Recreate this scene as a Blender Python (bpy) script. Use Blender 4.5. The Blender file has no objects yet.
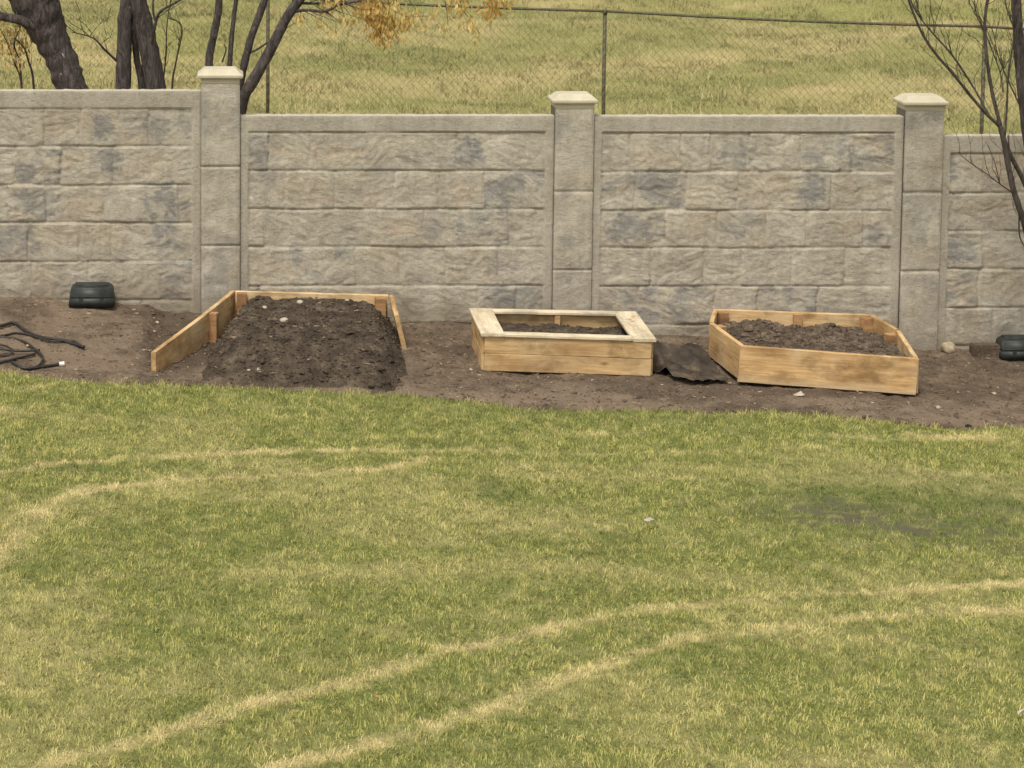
import bpy, bmesh, math, random
import numpy as np
from mathutils import Vector, Matrix

random.seed(7)
SC = bpy.context.scene
COL = SC.collection
R = math.radians

# ------------------------------------------------------------------ camera
F, CXP, CYP, PITCH, H = 2175.0, 220.0, -6.0, R(5.48), 4.7
cam = bpy.data.cameras.new('camera'); camo = bpy.data.objects.new('camera', cam); COL.objects.link(camo)
camo.location = (0, 0, H); camo.rotation_euler = (R(90) - PITCH, 0, 0)
cam.sensor_width = 36; cam.lens = F / 1024 * 36
cam.shift_x = (512 - CXP) / 1024; cam.shift_y = -(384 - CYP) / 1024
cam.clip_start = .1; cam.clip_end = 3000
SC.camera = camo

# ------------------------------------------------------------------ light
SUN_EL, SUN_AZ = R(60), R(208)          # azimuth from +Y clockwise: behind the viewer, a little to the left
world = bpy.data.worlds.new('World'); SC.world = world; world.use_nodes = True
nt = world.node_tree; nt.nodes.clear()
wo = nt.nodes.new('ShaderNodeOutputWorld'); bg = nt.nodes.new('ShaderNodeBackground')
sky = nt.nodes.new('ShaderNodeTexSky'); sky.sky_type = 'NISHITA'; sky.sun_disc = False
sky.sun_elevation = SUN_EL; sky.sun_rotation = SUN_AZ; sky.dust_density = 3.0; sky.air_density = 1.0
hs = nt.nodes.new('ShaderNodeHueSaturation'); hs.inputs['Saturation'].default_value = .18
tn = nt.nodes.new('ShaderNodeMix'); tn.data_type = 'RGBA'; tn.blend_type = 'MULTIPLY'; tn.inputs[0].default_value = 1
tn.inputs[7].default_value = (1.0, .955, .84, 1)
nt.links.new(sky.outputs[0], hs.inputs['Color']); nt.links.new(hs.outputs[0], tn.inputs[6])
nt.links.new(tn.outputs[2], bg.inputs[0]); bg.inputs[1].default_value = .135
nt.links.new(bg.outputs[0], wo.inputs[0])
sun = bpy.data.lights.new('sun', 'SUN'); suno = bpy.data.objects.new('sun', sun); COL.objects.link(suno)
sun.energy = 2.1; sun.angle = R(13); sun.color = (1.0, .94, .82)
sd = Vector((math.sin(SUN_AZ) * math.cos(SUN_EL), math.cos(SUN_AZ) * math.cos(SUN_EL), math.sin(SUN_EL)))
suno.rotation_euler = sd.to_track_quat('Z', 'Y').to_euler(); suno.location = (0, 0, 30)
SC.view_settings.view_transform = 'Standard'; SC.view_settings.look = 'None'
SC.view_settings.exposure = .32; SC.view_settings.gamma = 1

# ------------------------------------------------------------------ helpers: pixel <-> place
def ray(px, py):
    a = (px - CXP) / F; b = -(py - CYP) / F
    return Vector((a, math.cos(PITCH) + b * math.sin(PITCH), -math.sin(PITCH) + b * math.cos(PITCH)))
def at_y(px, py, Y): d = ray(px, py); return Vector((0, 0, H)) + d * (Y / d.y)
def at_z(px, py, z): d = ray(px, py); return Vector((0, 0, H)) + d * ((z - H) / d.z)
def gz(x): return .13 - .05 * np.clip(x, -14, 18)
def at_g(px, py, up=0.0):
    d = ray(px, py); t = (.13 + up - H) / (d.z + .05 * d.x); return Vector((0, 0, H)) + d * t

# ------------------------------------------------------------------ helpers: noise
_tab = {}
def vnoise(x, y, seed=0):
    if seed not in _tab: _tab[seed] = np.random.RandomState(seed + 11).rand(256, 256)
    t = _tab[seed]
    x = np.asarray(x, float); y = np.asarray(y, float)
    xi = np.floor(x).astype(int); yi = np.floor(y).astype(int)
    fx = x - xi; fy = y - yi; fx = fx * fx * (3 - 2 * fx); fy = fy * fy * (3 - 2 * fy)
    a = t[xi % 256, yi % 256]; b = t[(xi + 1) % 256, yi % 256]; c = t[xi % 256, (yi + 1) % 256]; d = t[(xi + 1) % 256, (yi + 1) % 256]
    return (a * (1 - fx) + b * fx) * (1 - fy) + (c * (1 - fx) + d * fx) * fy
def fbm(x, y, seed=0, octv=4, gain=.5):
    s = 0; w = 1; n = 0
    for k in range(octv):
        s = s + w * vnoise(x * 2 ** k + 17.3 * k, y * 2 ** k + 9.1 * k, seed + k); n += w; w *= gain
    return s / n
def sstep(a, b, x): t = np.clip((x - a) / (b - a), 0, 1); return t * t * (3 - 2 * t)

# ------------------------------------------------------------------ helpers: objects
def link(name, me, mat=None, parent=None):
    o = bpy.data.objects.new(name, me); COL.objects.link(o)
    if mat is not None and me is not None: me.materials.append(mat)
    if parent is not None: o.parent = parent
    return o
def tag(o, label=None, cat=None, group=None, kind=None):
    if label: o['label'] = label
    if cat: o['category'] = cat
    if group: o['group'] = group
    if kind: o['kind'] = kind
    return o
def empty(name, loc=(0, 0, 0)):
    o = bpy.data.objects.new(name, None); COL.objects.link(o); o.location = loc; o.empty_display_size = .2; return o
def np_mesh(name, verts, faces, smooth=True, attrs=None):
    """verts (N,3); faces (M,k) all of one size k, or a list of such arrays"""
    me = bpy.data.meshes.new(name)
    fl = faces if isinstance(faces, list) else [faces]
    verts = np.asarray(verts, np.float32)
    me.vertices.add(len(verts)); me.vertices.foreach_set('co', verts.ravel())
    nl = sum(f.size for f in fl); npol = sum(len(f) for f in fl)
    me.loops.add(nl); me.polygons.add(npol)
    me.loops.foreach_set('vertex_index', np.concatenate([f.ravel() for f in fl]).astype(np.int32))
    tot = np.concatenate([np.full(len(f), f.shape[1]) for f in fl]).astype(np.int32)
    st = np.concatenate([[0], np.cumsum(tot)[:-1]]).astype(np.int32)
    me.polygons.foreach_set('loop_start', st)
    me.polygons.foreach_set('loop_total', tot)
    me.polygons.foreach_set('use_smooth', np.full(npol, smooth))
    me.update(calc_edges=True)
    for k, v in (attrs or {}).items():
        a = me.attributes.new(k, 'FLOAT', 'POINT'); a.data.foreach_set('value', np.asarray(v, np.float32).ravel())
    return me
def grid_faces(nx, ny):
    i = np.arange((nx - 1) * (ny - 1)); a = (i // (ny - 1)) * ny + i % (ny - 1)
    return np.stack([a, a + ny, a + ny + 1, a + 1], 1)
class MB:
    def __init__(s): s.v = []; s.f = []
    def tube(s, pts, rad, n=8, jit=0.0, cap=True):
        pts = [Vector(p) for p in pts]; m = len(pts)
        if not hasattr(rad, '__len__'): rad = [rad] * m
        b = len(s.v); ref = Vector((.31, .12, .94))
        for i, p in enumerate(pts):
            t = (pts[min(i + 1, m - 1)] - pts[max(i - 1, 0)]).normalized()
            u = t.cross(ref);
            if u.length < .15: u = t.cross(Vector((1, 0, 0)))
            u.normalize(); w = t.cross(u)
            for k in range(n):
                a = 2 * math.pi * k / n; r = rad[i] * (1 + random.uniform(-jit, jit))
                s.v.append(p + u * (math.cos(a) * r) + w * (math.sin(a) * r))
        for i in range(m - 1):
            for k in range(n):
                k2 = (k + 1) % n; s.f.append((b + i * n + k, b + i * n + k2, b + (i + 1) * n + k2, b + (i + 1) * n + k))
        if cap: s.f.append(tuple(b + k for k in range(n))[::-1]); s.f.append(tuple(b + (m - 1) * n + k for k in range(n)))
    def box(s, lo, hi):
        b = len(s.v)
        for x in (lo[0], hi[0]):
            for y in (lo[1], hi[1]):
                for z in (lo[2], hi[2]): s.v.append(Vector((x, y, z)))
        for f in ((0, 1, 3, 2), (4, 6, 7, 5), (0, 4, 5, 1), (2, 3, 7, 6), (0, 2, 6, 4), (1, 5, 7, 3)): s.f.append(tuple(b + i for i in f))
    def build(s, name, mat, parent=None, smooth=False, bevel=0, seg=2, off=None):
        me = bpy.data.meshes.new(name)
        o_ = Vector(off) if off is not None else Vector()
        me.from_pydata([tuple(v - o_) for v in s.v], [], s.f); me.update()
        if bevel:
            bm = bmesh.new(); bm.from_mesh(me)
            bmesh.ops.bevel(bm, geom=bm.edges[:], offset=bevel, segments=seg, affect='EDGES', clamp_overlap=True)
            bm.to_mesh(me); bm.free()
        if smooth:
            for p in me.polygons: p.use_smooth = True
        return link(name, me, mat, parent)
def curve_pts(pts, n=6):
    """Catmull-Rom through points"""
    P = [Vector(p) for p in pts]; P = [P[0] * 2 - P[1]] + P + [P[-1] * 2 - P[-2]]; out = []
    for i in range(1, len(P) - 2):
        for k in range(n):
            t = k / n
            out.append(.5 * ((2 * P[i]) + (P[i + 1] - P[i - 1]) * t + (2 * P[i - 1] - 5 * P[i] + 4 * P[i + 1] - P[i + 2]) * t * t + (3 * P[i] - P[i - 1] - 3 * P[i + 1] + P[i + 2]) * t ** 3))
    out.append(P[-2]); return out

# ------------------------------------------------------------------ materials
class NM:
    def __init__(s, name, rough=.9, spec=.2):
        s.m = bpy.data.materials.new(name); s.m.use_nodes = True; s.t = s.m.node_tree
        s.b = s.t.nodes['Principled BSDF']; s.b.inputs['Roughness'].default_value = rough
        s.b.inputs['Specular IOR Level'].default_value = spec
        s.tc = s.t.nodes.new('ShaderNodeTexCoord')
    def L(s, a, b): s.t.links.new(a, b)
    def noise(s, scale, detail=4, rough=.55, coord='Object', stretch=None, dist=0, src=None):
        n = s.t.nodes.new('ShaderNodeTexNoise'); n.inputs['Scale'].default_value = scale; n.inputs['Detail'].default_value = detail
        n.inputs['Roughness'].default_value = rough; n.inputs['Distortion'].default_value = dist
        c = src or s.tc.outputs[coord]
        if stretch:
            mp = s.t.nodes.new('ShaderNodeMapping'); mp.inputs['Scale'].default_value = stretch; s.L(c, mp.inputs[0]); c = mp.outputs[0]
        s.L(c, n.inputs['Vector']); return n.outputs['Fac']
    def attr(s, name):
        a = s.t.nodes.new('ShaderNodeAttribute'); a.attribute_name = name; return a.outputs['Fac']
    def ramp(s, f, stops):
        r = s.t.nodes.new('ShaderNodeValToRGB'); e = r.color_ramp.elements
        while len(e) < len(stops): e.new(.5)
        for k, (p, c) in enumerate(stops): e[k].position = p; e[k].color = (*c, 1) if hasattr(c, '__len__') else (c, c, c, 1)
        s.L(f, r.inputs[0]); return r.outputs[0]
    def mix(s, f, a, b, mode='MIX'):
        n = s.t.nodes.new('ShaderNodeMix'); n.data_type = 'RGBA'; n.blend_type = mode
        for v, i in ((f, 0), (a, 6), (b, 7)):
            if hasattr(v, 'links'): s.L(v, n.inputs[i])
            else: n.inputs[i].default_value = v if i == 0 else (*v, 1)
        return n.outputs[2]
    def math(s, op, a, b=0.):
        n = s.t.nodes.new('ShaderNodeMath'); n.operation = op
        for v, i in ((a, 0), (b, 1)):
            if hasattr(v, 'links'): s.L(v, n.inputs[i])
            else: n.inputs[i].default_value = v
        return n.outputs[0]
    def color(s, c):
        if hasattr(c, 'links'): s.L(c, s.b.inputs['Base Color'])
        else: s.b.inputs['Base Color'].default_value = (*c, 1)
        return s
    def bump(s, h, strength=.5, dist=.01):
        n = s.t.nodes.new('ShaderNodeBump'); n.inputs['Strength'].default_value = strength; n.inputs['Distance'].default_value = dist
        s.L(h, n.inputs['Height']); s.L(n.outputs[0], s.b.inputs['Normal']); return s

# precast stone
m = NM('precast_stone', .93, .15)
base = m.ramp(m.noise(2.3, 5), [(.3, (.35, .315, .262)), (.55, (.42, .382, .324)), (.75, (.49, .45, .39))])
fine = m.ramp(m.noise(22, 6, .75, dist=1.2), [(.3, .76), (.5, 1.0), (.7, 1.17)])
c = m.mix(m.attr('ochre'), base, (.43, .35, .262)); c = m.mix(m.attr('blue'), c, (.16, .172, .19)); c = m.mix(m.ramp(m.noise(9, 6, .7, dist=2., stretch=(1, 1, 1.5)), [(.60, 0.), (.72, .55)]), c, (.185, .165, .14))
c = m.mix(m.attr('pale'), c, (.52, .48, .395))
streak = m.ramp(m.noise(5, 4, .6, stretch=(3, 3, .35)), [(.35, .86), (.6, 1.04)])
c = m.mix(1., c, fine, 'MULTIPLY'); c = m.mix(.6, c, streak, 'MULTIPLY')
c = m.mix(m.attr('dirt'), c, (.20, .165, .12))
m.color(c); m.bump(m.noise(20, 7, .72, dist=1.5, stretch=(1, 1, 1.7)), 1., .010); M_STONE = m.m
# smooth concrete
m = NM('smooth_concrete', .9, .2)
c = m.ramp(m.noise(3, 5), [(.3, (.31, .28, .225)), (.7, (.38, .345, .28))])
c = m.mix(1., c, m.ramp(m.noise(45, 4, .7), [(.25, .85), (.75, 1.1)]), 'MULTIPLY')
c = m.mix(.7, c, m.ramp(m.noise(4, 4, .6, stretch=(3, 3, .3)), [(.35, .86), (.6, 1.04)]), 'MULTIPLY')
m.color(c); m.bump(m.noise(70, 4, .7), .3, .003); M_CONC = m.m
m = NM('cap_concrete', .85, .25)
c = m.ramp(m.noise(6, 4), [(.3, (.47, .43, .33)), (.7, (.58, .53, .42))]); m.color(m.mix(1., c, m.ramp(m.noise(50, 3, .7), [(.3, .9), (.7, 1.05)]), 'MULTIPLY'))
m.bump(m.noise(60, 3), .3, .004); M_CAP = m.m

def wood(name, dark, light, knot=(.22, .11, .045), weather=.3, wcol=(.38, .31, .22)):
    m = NM(name, .7, .3)
    oi = m.t.nodes.new('ShaderNodeObjectInfo'); mp = m.t.nodes.new('ShaderNodeMapping'); cx = m.t.nodes.new('ShaderNodeCombineXYZ')
    k = m.math('MULTIPLY', oi.outputs['Random'], 37.); 
    for i in range(3): m.L(k, cx.inputs[i])
    m.L(m.tc.outputs['Object'], mp.inputs['Vector']); m.L(cx.outputs[0], mp.inputs['Location']); v = mp.outputs[0]
    g = m.noise(9, 5, .6, stretch=(.35, 5, 5), dist=.6, src=v)
    c = m.ramp(g, [(.3, dark), (.5, tuple((a + b) / 2 for a, b in zip(dark, light))), (.68, light)])
    c = m.mix(m.ramp(m.noise(3.2, 3, .5, stretch=(.5, 2.2, 2.2), src=v), [(.48, 0.), (.72, .55)]), c, knot)
    kn = m.t.nodes.new('ShaderNodeTexVoronoi'); kn.inputs['Scale'].default_value = 2.6; mp2 = m.t.nodes.new('ShaderNodeMapping'); mp2.inputs['Scale'].default_value = (1, 2, 2)
    m.L(v, mp2.inputs[0]); m.L(mp2.outputs[0], kn.inputs['Vector'])
    c = m.mix(m.ramp(kn.outputs['Distance'], [(.04, .8), (.11, 0.)]), c, knot)
    c = m.mix(m.ramp(m.noise(1.8, 4, .6, src=v), [(.45, 0.), (.7, weather)]), c, wcol)
    c = m.mix(m.ramp(m.noise(5.5, 5, .65, stretch=(.6, 1, 1), src=v), [(.47, 0.), (.66, .85)]), c, tuple(q * .58 for q in dark))
    sp = m.t.nodes.new('ShaderNodeSeparateXYZ'); m.L(m.tc.outputs['Object'], sp.inputs[0]); lo = m.math('ADD', sp.outputs[2], m.math('MULTIPLY', m.noise(7, 4, .6, src=v), .10))
    c = m.mix(m.ramp(m.math('MULTIPLY', lo, -4.), [(.70, 0.), (.95, .55)]), c, (.50, .40, .27))
    c = m.mix(1., c, m.ramp(m.noise(40, 4, .7, stretch=(.15, 2, 2), src=v), [(.3, .82), (.6, 1.06)]), 'MULTIPLY')
    m.color(c); m.bump(g, .35, .004); return m.m
M_WOOD = wood('new_pine_lumber', (.42, .25, .105), (.72, .49, .25), knot=(.20,.09,.035), weather=.75, wcol=(.70,.56,.36))
M_WOOD2 = wood('stacked_pine_board', (.44, .27, .12), (.66, .46, .24), weather=.6, wcol=(.62, .50, .31))
M_PALE = wood('pale_planed_board', (.60, .51, .38), (.76, .67, .51), knot=(.45, .33, .2), weather=.2, wcol=(.6, .52, .4))
M_POSTW = wood('reddish_wood_block', (.33, .18, .085), (.50, .30, .155), weather=.1)

def soil(name, a, b, c_, sc=1.):
    m = NM(name, .97, .1)
    n = m.noise(7 * sc, 6, .65); c = m.ramp(n, [(.3, a), (.52, b), (.72, c_)])
    c = m.mix(1., c, m.ramp(m.noise(55 * sc, 4, .75), [(.3, .68), (.5, 1.), (.72, 1.35)]), 'MULTIPLY')
    m.color(c); m.bump(m.noise(38 * sc, 6, .75), .9, .02); return m
m = soil('bed_soil', (.098, .073, .054), (.155, .118, .088), (.235, .182, .138))
c0 = m.b.inputs['Base Color'].links[0].from_socket
c0 = m.mix(m.attr('dark'), c0, (.075, .056, .042)); c0 = m.mix(m.attr('dusty'), c0, (.27, .205, .152)); m.color(c0); M_BED = m.m
M_MOUND = soil('dark_topsoil', (.045, .035, .027), (.088, .069, .053), (.17, .135, .10)).m
M_CLOD = soil('soil_clod', (.08, .059, .044), (.135, .102, .078), (.23, .18, .14)).m
m = NM('wood_chip', .9, .1); oi = m.t.nodes.new('ShaderNodeObjectInfo')
m.color(m.ramp(m.noise(13, 2), [(.35, (.10, .07, .048)), (.5, (.19, .14, .10)), (.65, (.36, .29, .21))])); M_CHIP = m.m

# grass: green <-> straw by attributes carried by every blade
def grass_mat(name, greens, straw, trans=.25):
    m = NM(name, .75, .15)
    c = m.ramp(m.attr('rnd'), greens)
    c = m.mix(m.attr('dark'), c, (.075, .125, .035))
    c = m.mix(m.attr('dry'), c, straw)
    m.color(c)
    ge = m.t.nodes.new('ShaderNodeNewGeometry'); va = m.t.nodes.new('ShaderNodeVectorMath'); va.operation = 'ADD'; va.inputs[1].default_value = (0, 0, 1.1); m.L(ge.outputs['Normal'], va.inputs[0])
    vn = m.t.nodes.new('ShaderNodeVectorMath'); vn.operation = 'NORMALIZE'; m.L(va.outputs[0], vn.inputs[0]); m.L(vn.outputs[0], m.b.inputs['Normal'])
    tr = m.t.nodes.new('ShaderNodeBsdfTranslucent'); m.L(c, tr.inputs[0]); mx = m.t.nodes.new('ShaderNodeMixShader'); mx.inputs[0].default_value = trans
    m.L(m.b.outputs[0], mx.inputs[1]); m.L(tr.outputs[0], mx.inputs[2]); m.L(mx.outputs[0], m.t.nodes['Material Output'].inputs[0])
    return m.m
M_GRASS = grass_mat('lawn_grass', [(0., (.17, .20, .055)), (.35, (.31, .325, .095)), (.7, (.46, .445, .14)), (1., (.68, .60, .25))], (.84, .70, .38))
M_FIELD = grass_mat('field_grass', [(0., (.24, .255, .095)), (.4, (.34, .335, .135)), (.75, (.44, .405, .185)), (1., (.56, .49, .265))], (.56, .465, .25))
def thatch(name, g, d):
    m = NM(name, .95, .1)
    c = m.ramp(m.noise(30, 5, .7), [(.3, tuple(x * .6 for x in g)), (.5, g), (.7, tuple(x * 1.4 for x in g))])
    c = m.mix(m.attr('dry'), c, d); c = m.mix(m.attr('mud'), c, (.12, .115, .072)); m.color(c); m.bump(m.noise(45, 5, .7), .8, .02); return m.m
M_LAWN = thatch('lawn_thatch', (.16, .18, .06), (.52, .43, .22))
M_FIELDG = thatch('field_thatch', (.27, .26, .10), (.45, .37, .19))

def bark(name, a, b, c_):
    m = NM(name, .9, .2)
    n = m.noise(13, 7, .75, stretch=(1.6, 1.6, .4), dist=1.6)
    m.color(m.ramp(n, [(.32, a), (.5, b), (.74, c_)])); m.bump(n, 1., .05); return m.m
M_BARK = bark('dark_bark', (.032, .026, .025), (.10, .083, .08), (.27, .235, .222))
M_BARK2 = bark('grey_brown_bark', (.045, .036, .032), (.10, .082, .072), (.20, .17, .15))
m = NM('bare_wood_patch', .8, .2); m.color(m.ramp(m.noise(20, 3), [(.3, (.20, .17, .14)), (.7, (.40, .35, .29))])); M_SCAR = m.m
def leafm(name, a, b):
    m = NM(name, .6, .3); c = m.ramp(m.attr('rnd'), [(0., a), (1., b)]); m.color(c)
    tr = m.t.nodes.new('ShaderNodeBsdfTranslucent'); m.L(c, tr.inputs[0]); mx = m.t.nodes.new('ShaderNodeMixShader'); mx.inputs[0].default_value = .35
    m.L(m.b.outputs[0], mx.inputs[1]); m.L(tr.outputs[0], mx.inputs[2]); m.L(mx.outputs[0], m.t.nodes['Material Output'].inputs[0]); return m.m
M_LEAF = leafm('yellow_leaf', (.55, .40, .13), (.72, .56, .24))
M_LEAFO = leafm('orange_leaf', (.52, .33, .10), (.68, .48, .18))
m = NM('dark_green_plastic', .5, .4); m.color(m.ramp(m.noise(12, 4), [(.3, (.014, .017, .017)), (.7, (.036, .041, .040))])); m.bump(m.noise(90, 2), .2, .002); M_PLAS = m.m
m = NM('black_tubing', .5, .4); m.color(m.ramp(m.noise(20, 3), [(.3, (.012, .011, .011)), (.7, (.04, .036, .033))])); M_HOSE = m.m
m = NM('landscape_fabric', .95, .1); c = m.ramp(m.noise(6, 5, .6), [(.35, (.032, .027, .023)), (.55, (.07, .057, .046)), (.72, (.15, .115, .085))]); m.color(c); m.bump(m.noise(120, 2), .4, .003); M_FAB = m.m
m = NM('white_plastic', .5, .4); m.color(m.ramp(m.noise(20, 2), [(.3, (.62, .6, .56)), (.7, (.8, .78, .74))])); M_WHITE = m.m
m = NM('pale_rock', .85, .2); m.color(m.ramp(m.noise(14, 4), [(.3, (.25, .20, .13)), (.7, (.48, .41, .30))])); m.bump(m.noise(25, 4), .5, .01); M_ROCK = m.m
m = NM('white_rock', .85, .2); m.color(m.ramp(m.noise(14, 4), [(.3, (.30, .27, .22)), (.7, (.52, .47, .39))])); M_ROCKW = m.m
m = NM('black_rock', .85, .2); m.color(m.ramp(m.noise(14, 4), [(.3, (.01, .01, .01)), (.7, (.03, .028, .025))])); M_ROCKB = m.m
m = NM('galvanised_steel', .6, .4); m.b.inputs['Metallic'].default_value = .3; m.color(m.ramp(m.noise(9, 3), [(.3, (.07, .062, .035)), (.7, (.12, .108, .065))])); M_STEEL = m.m
m = NM('chain_wire', .6, .4); m.color(m.ramp(m.noise(9, 3), [(.3, (.17, .16, .10)), (.7, (.26, .245, .165))])); M_WIRE = m.m

# ------------------------------------------------------------------ track polylines on the lawn (real strips of straw-coloured grass)
def poly_g(pts): return np.array([tuple(at_g(*p))[:2] for p in pts])
TRACKS = [  # points, half width m, strength
    ([(-60, 488), (0, 474), (45, 466), (120, 459), (200, 456), (300, 451), (400, 452), (500, 451)], .06, .62),
    ([(500, 451), (620, 453), (760, 455)], .06, .22),
    ([(-60, 640), (-25, 590), (0, 552), (20, 530), (50, 505), (90, 492), (150, 483), (220, 478), (300, 475), (370, 473), (405, 468), (430, 461)], .07, .74),
    ([(-10, 555), (15, 535), (40, 512)], .17, .5),
    ([(500, 478), (600, 475), (700, 477)], .06, .36), ([(880, 479), (950, 476), (1080, 478)], .07, .4),
    ([(560, 430), (600, 431)], .05, .5),
    ([(-60, 800), (60, 762), (150, 740), (230, 712), (300, 695), (350, 683), (400, 665), (470, 648), (540, 632), (600, 618), (700, 603), (820, 592), (900, 590), (1060, 584)], .066, .68),
    ([(200, 805), (290, 768), (370, 745), (440, 725), (520, 695), (560, 683), (620, 660), (700, 640), (780, 628), (850, 620), (940, 613), (1060, 612)], .066, .68),
    ([(490, 708), (530, 692), (570, 680)], .1, .5),
    ([(250, 572), (400, 574), (520, 570), (620, 570), (760, 577)], .20, .26), ([(480, 568), (600, 569)], .12, .2),
    ([(915, 439), (990, 439)], .13, .6), ([(835, 439), (870, 440)], .07, .45),
    ([(440, 530), (490, 512)], .09, .3)]
TR = [(poly_g(p), w, s) for p, w, s in TRACKS]
DARKS = [  # px, py, rx m, ry m, strength; mark between the upper left tracks is shadow painted into the grass
    (490, 493, .14, .16, 2.), (500, 499, .10, .06, 2.), (75, 470, .5, .12, .55), (190, 468, .3, .1, .5), (390, 482, .3, .06, .5), (560, 410, 1.5, .3, .6), (330, 400, .9, .2, .2),
    (800, 465, .9, .25, .3), (940, 487, .8, .25, 1.7), (900, 512, 1.0, .6, 1.1), (1000, 500, .6, .4, 1.3), (870, 515, .9, .35, .7), (960, 530, .8, .3, .4), (740, 660, .5, .22, .35), (470, 625, .35, .2, .35),
    (250, 470, .35, .08, .4), (1010, 492, .3, .1, .6), (880, 662, .4, .2, .2), (620, 485, .2, .12, .35)]
MUDS = [(845, 515, .6, .4, .85), (930, 530, .6, .35, .85), (1000, 515, .4, .25, .62), (980, 545, .6, .3, .5), (800, 500, .4, .2, .4)]
def dist_poly(x, y, P):
    d = np.full(x.shape, 1e9)
    for a, b in zip(P[:-1], P[1:]):
        ab = b - a; t = np.clip(((x - a[0]) * ab[0] + (y - a[1]) * ab[1]) / (ab @ ab), 0, 1)
        d = np.minimum(d, np.hypot(x - a[0] - t * ab[0], y - a[1] - t * ab[1]))
    return d
def lawn_masks(x, y):
    n = fbm(x * 2.2, y * 2.2, 3, 4); w2 = fbm(x * 13, y * 13, 8, 3)
    dry = np.zeros(x.shape)
    for P, w, s in TR:
        d = dist_poly(x, y, P) + (w2 - .5) * .16
        dry = np.maximum(dry, s * np.clip(.2 + 1.6 * fbm(x * 5, y * 8, 21, 4), .35, 1.2) * (1 - sstep(w * .15, w * 1.45, d)))
    patch = sstep(.46, .66, fbm(x * .9, y * 1.5, 5, 4)) * .2 + sstep(.52, .70, fbm(x * 9, y * 11, 15, 3)) * .18
    warm = sstep(12.2, 9.8, y) * sstep(.35, .7, fbm(x * 1.2, y * 1.2, 33, 3)) * .22
    dry = np.clip(np.maximum(dry, patch + warm), 0, 1)
    dark = sstep(.46, .66, fbm(x * 1.6 + 40, y * 2.6, 9, 4)) * .2 + sstep(.55, .75, fbm(x * 10, y * 13, 19, 3)) * .36
    for px, py, rx, ry, s in DARKS:
        c = at_g(px, py); q = ((x - c.x) / rx) ** 2 + ((y - c.y) / ry) ** 2
        dark = np.maximum(dark, s * np.exp(-q) * (.5 + n))
    mud = np.zeros(x.shape)
    for px, py, rx, ry, s in MUDS:
        c = at_g(px, py); q = ((x - c.x) / rx) ** 2 + ((y - c.y) / ry) ** 2
        mud = np.maximum(mud, s * np.exp(-q) * 1.3 * sstep(.40, .58, fbm(x * 11, y * 22, 51, 4)))
    return dry, np.clip(dark, 0, 1) * (1 - dry * .8), mud
BORD = 16.22
def border_y(x): return BORD - .02 * np.clip(x, -14, 18) + (fbm(x * 1.3, x * 0 + 3.3, 61, 4) - .5) * .35
def lawn_h(x, y):
    return gz(x) + (fbm(x * .7, y * .7, 71, 3) - .5) * .08 + (fbm(x * 3.2, y * 3.2, 72, 3) - .5) * .025
# ------------------------------------------------------------------ the ground: lawn
xs = np.concatenate([np.linspace(-120, -4.2, 30)[:-1], np.arange(-4.2, 9.4, .05), np.linspace(9.4, 120, 30)[1:]])
ys = np.concatenate([np.linspace(-60, 8.2, 24)[:-1], np.arange(8.2, 16.55, .05)])
X, Y = np.meshgrid(xs, ys, indexing='ij'); dry, dark, mud = lawn_masks(X, Y)
Z = lawn_h(X, Y) - sstep(0, .16, Y - border_y(X)) * .12
lawn = link('lawn', np_mesh('lawn', np.stack([X, Y, Z], -1).reshape(-1, 3), grid_faces(len(xs), len(ys)), True, {'dry': dry, 'mud': mud, 'dark': dark}), M_LAWN)
tag(lawn, 'rough lawn ground with straw coloured wheel tracks', kind='structure')

def blades(name, x, y, z, h, w, lean, leanang, mat, attrs, curl=.5):
    n = len(x); rs = np.random.RandomState(5)
    yaw = rs.rand(n) * 2 * np.pi; sx = np.cos(yaw) * w / 2; sy = np.sin(yaw) * w / 2
    lx = np.cos(leanang) * lean * h; ly = np.sin(leanang) * lean * h; zt = h * np.sqrt(np.clip(1 - np.minimum(lean, .93) ** 2, .05, 1))
    V = np.empty((n, 5, 3), np.float32)
    V[:, 0] = np.stack([x - sx, y - sy, z - .008], 1); V[:, 1] = np.stack([x + sx, y + sy, z - .008], 1)
    mx = x + lx * .35; my = y + ly * .35; mz = z + zt * .62
    V[:, 2] = np.stack([mx + sx * .85, my + sy * .85, mz], 1); V[:, 3] = np.stack([mx - sx * .85, my - sy * .85, mz], 1)
    V[:, 4] = np.stack([x + lx, y + ly, z + zt], 1)
    b = np.arange(n)[:, None] * 5
    me = np_mesh(name, V.reshape(-1, 3), [b + np.array([[0, 1, 2, 3]]), b + np.array([[3, 2, 4]])], True, {k: np.repeat(v, 5) for k, v in attrs.items()})
    return link(name, me, mat)

rs = np.random.RandomState(1)
def view_filter(x, y, z, m=50, mx=560):
    c, s = math.cos(PITCH), math.sin(PITCH); dz = z - H
    dep = y * c - dz * s; up = y * s + dz * c
    px = CXP + F * x / dep; py = CYP - F * up / dep
    return (px > -mx) & (px < 1024 + mx) & (py < 768 + m * 2.2)
N = 860000
x = rs.uniform(-4.9, 10.6, N); y = 9.0 + (16.45 - 9.0) * rs.rand(N) ** 1.12
k = view_filter(x, y, gz(x)) & (y < border_y(x) + rs.normal(0, .03, N)); x = x[k]; y = y[k]
dry, dark, mud = lawn_masks(x, y)
k = rs.rand(len(x)) > mud * 1.0; x, y, dry, dark = x[k], y[k], dry[k], dark[k]
n = len(x); cl = fbm(x * 17, y * 14, 81, 3); cl2 = fbm(x * 6, y * 6, 84, 3)
h = (.017 + .014 * sstep(.3, .75, cl)) * rs.uniform(.5, 1.5, n) * (1 + .5 * sstep(.1, .0, border_y(x) - y))
lang = fbm(x * 9, y * 9, 91, 3) * 5 * np.pi + rs.normal(0, .8, n)
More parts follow.
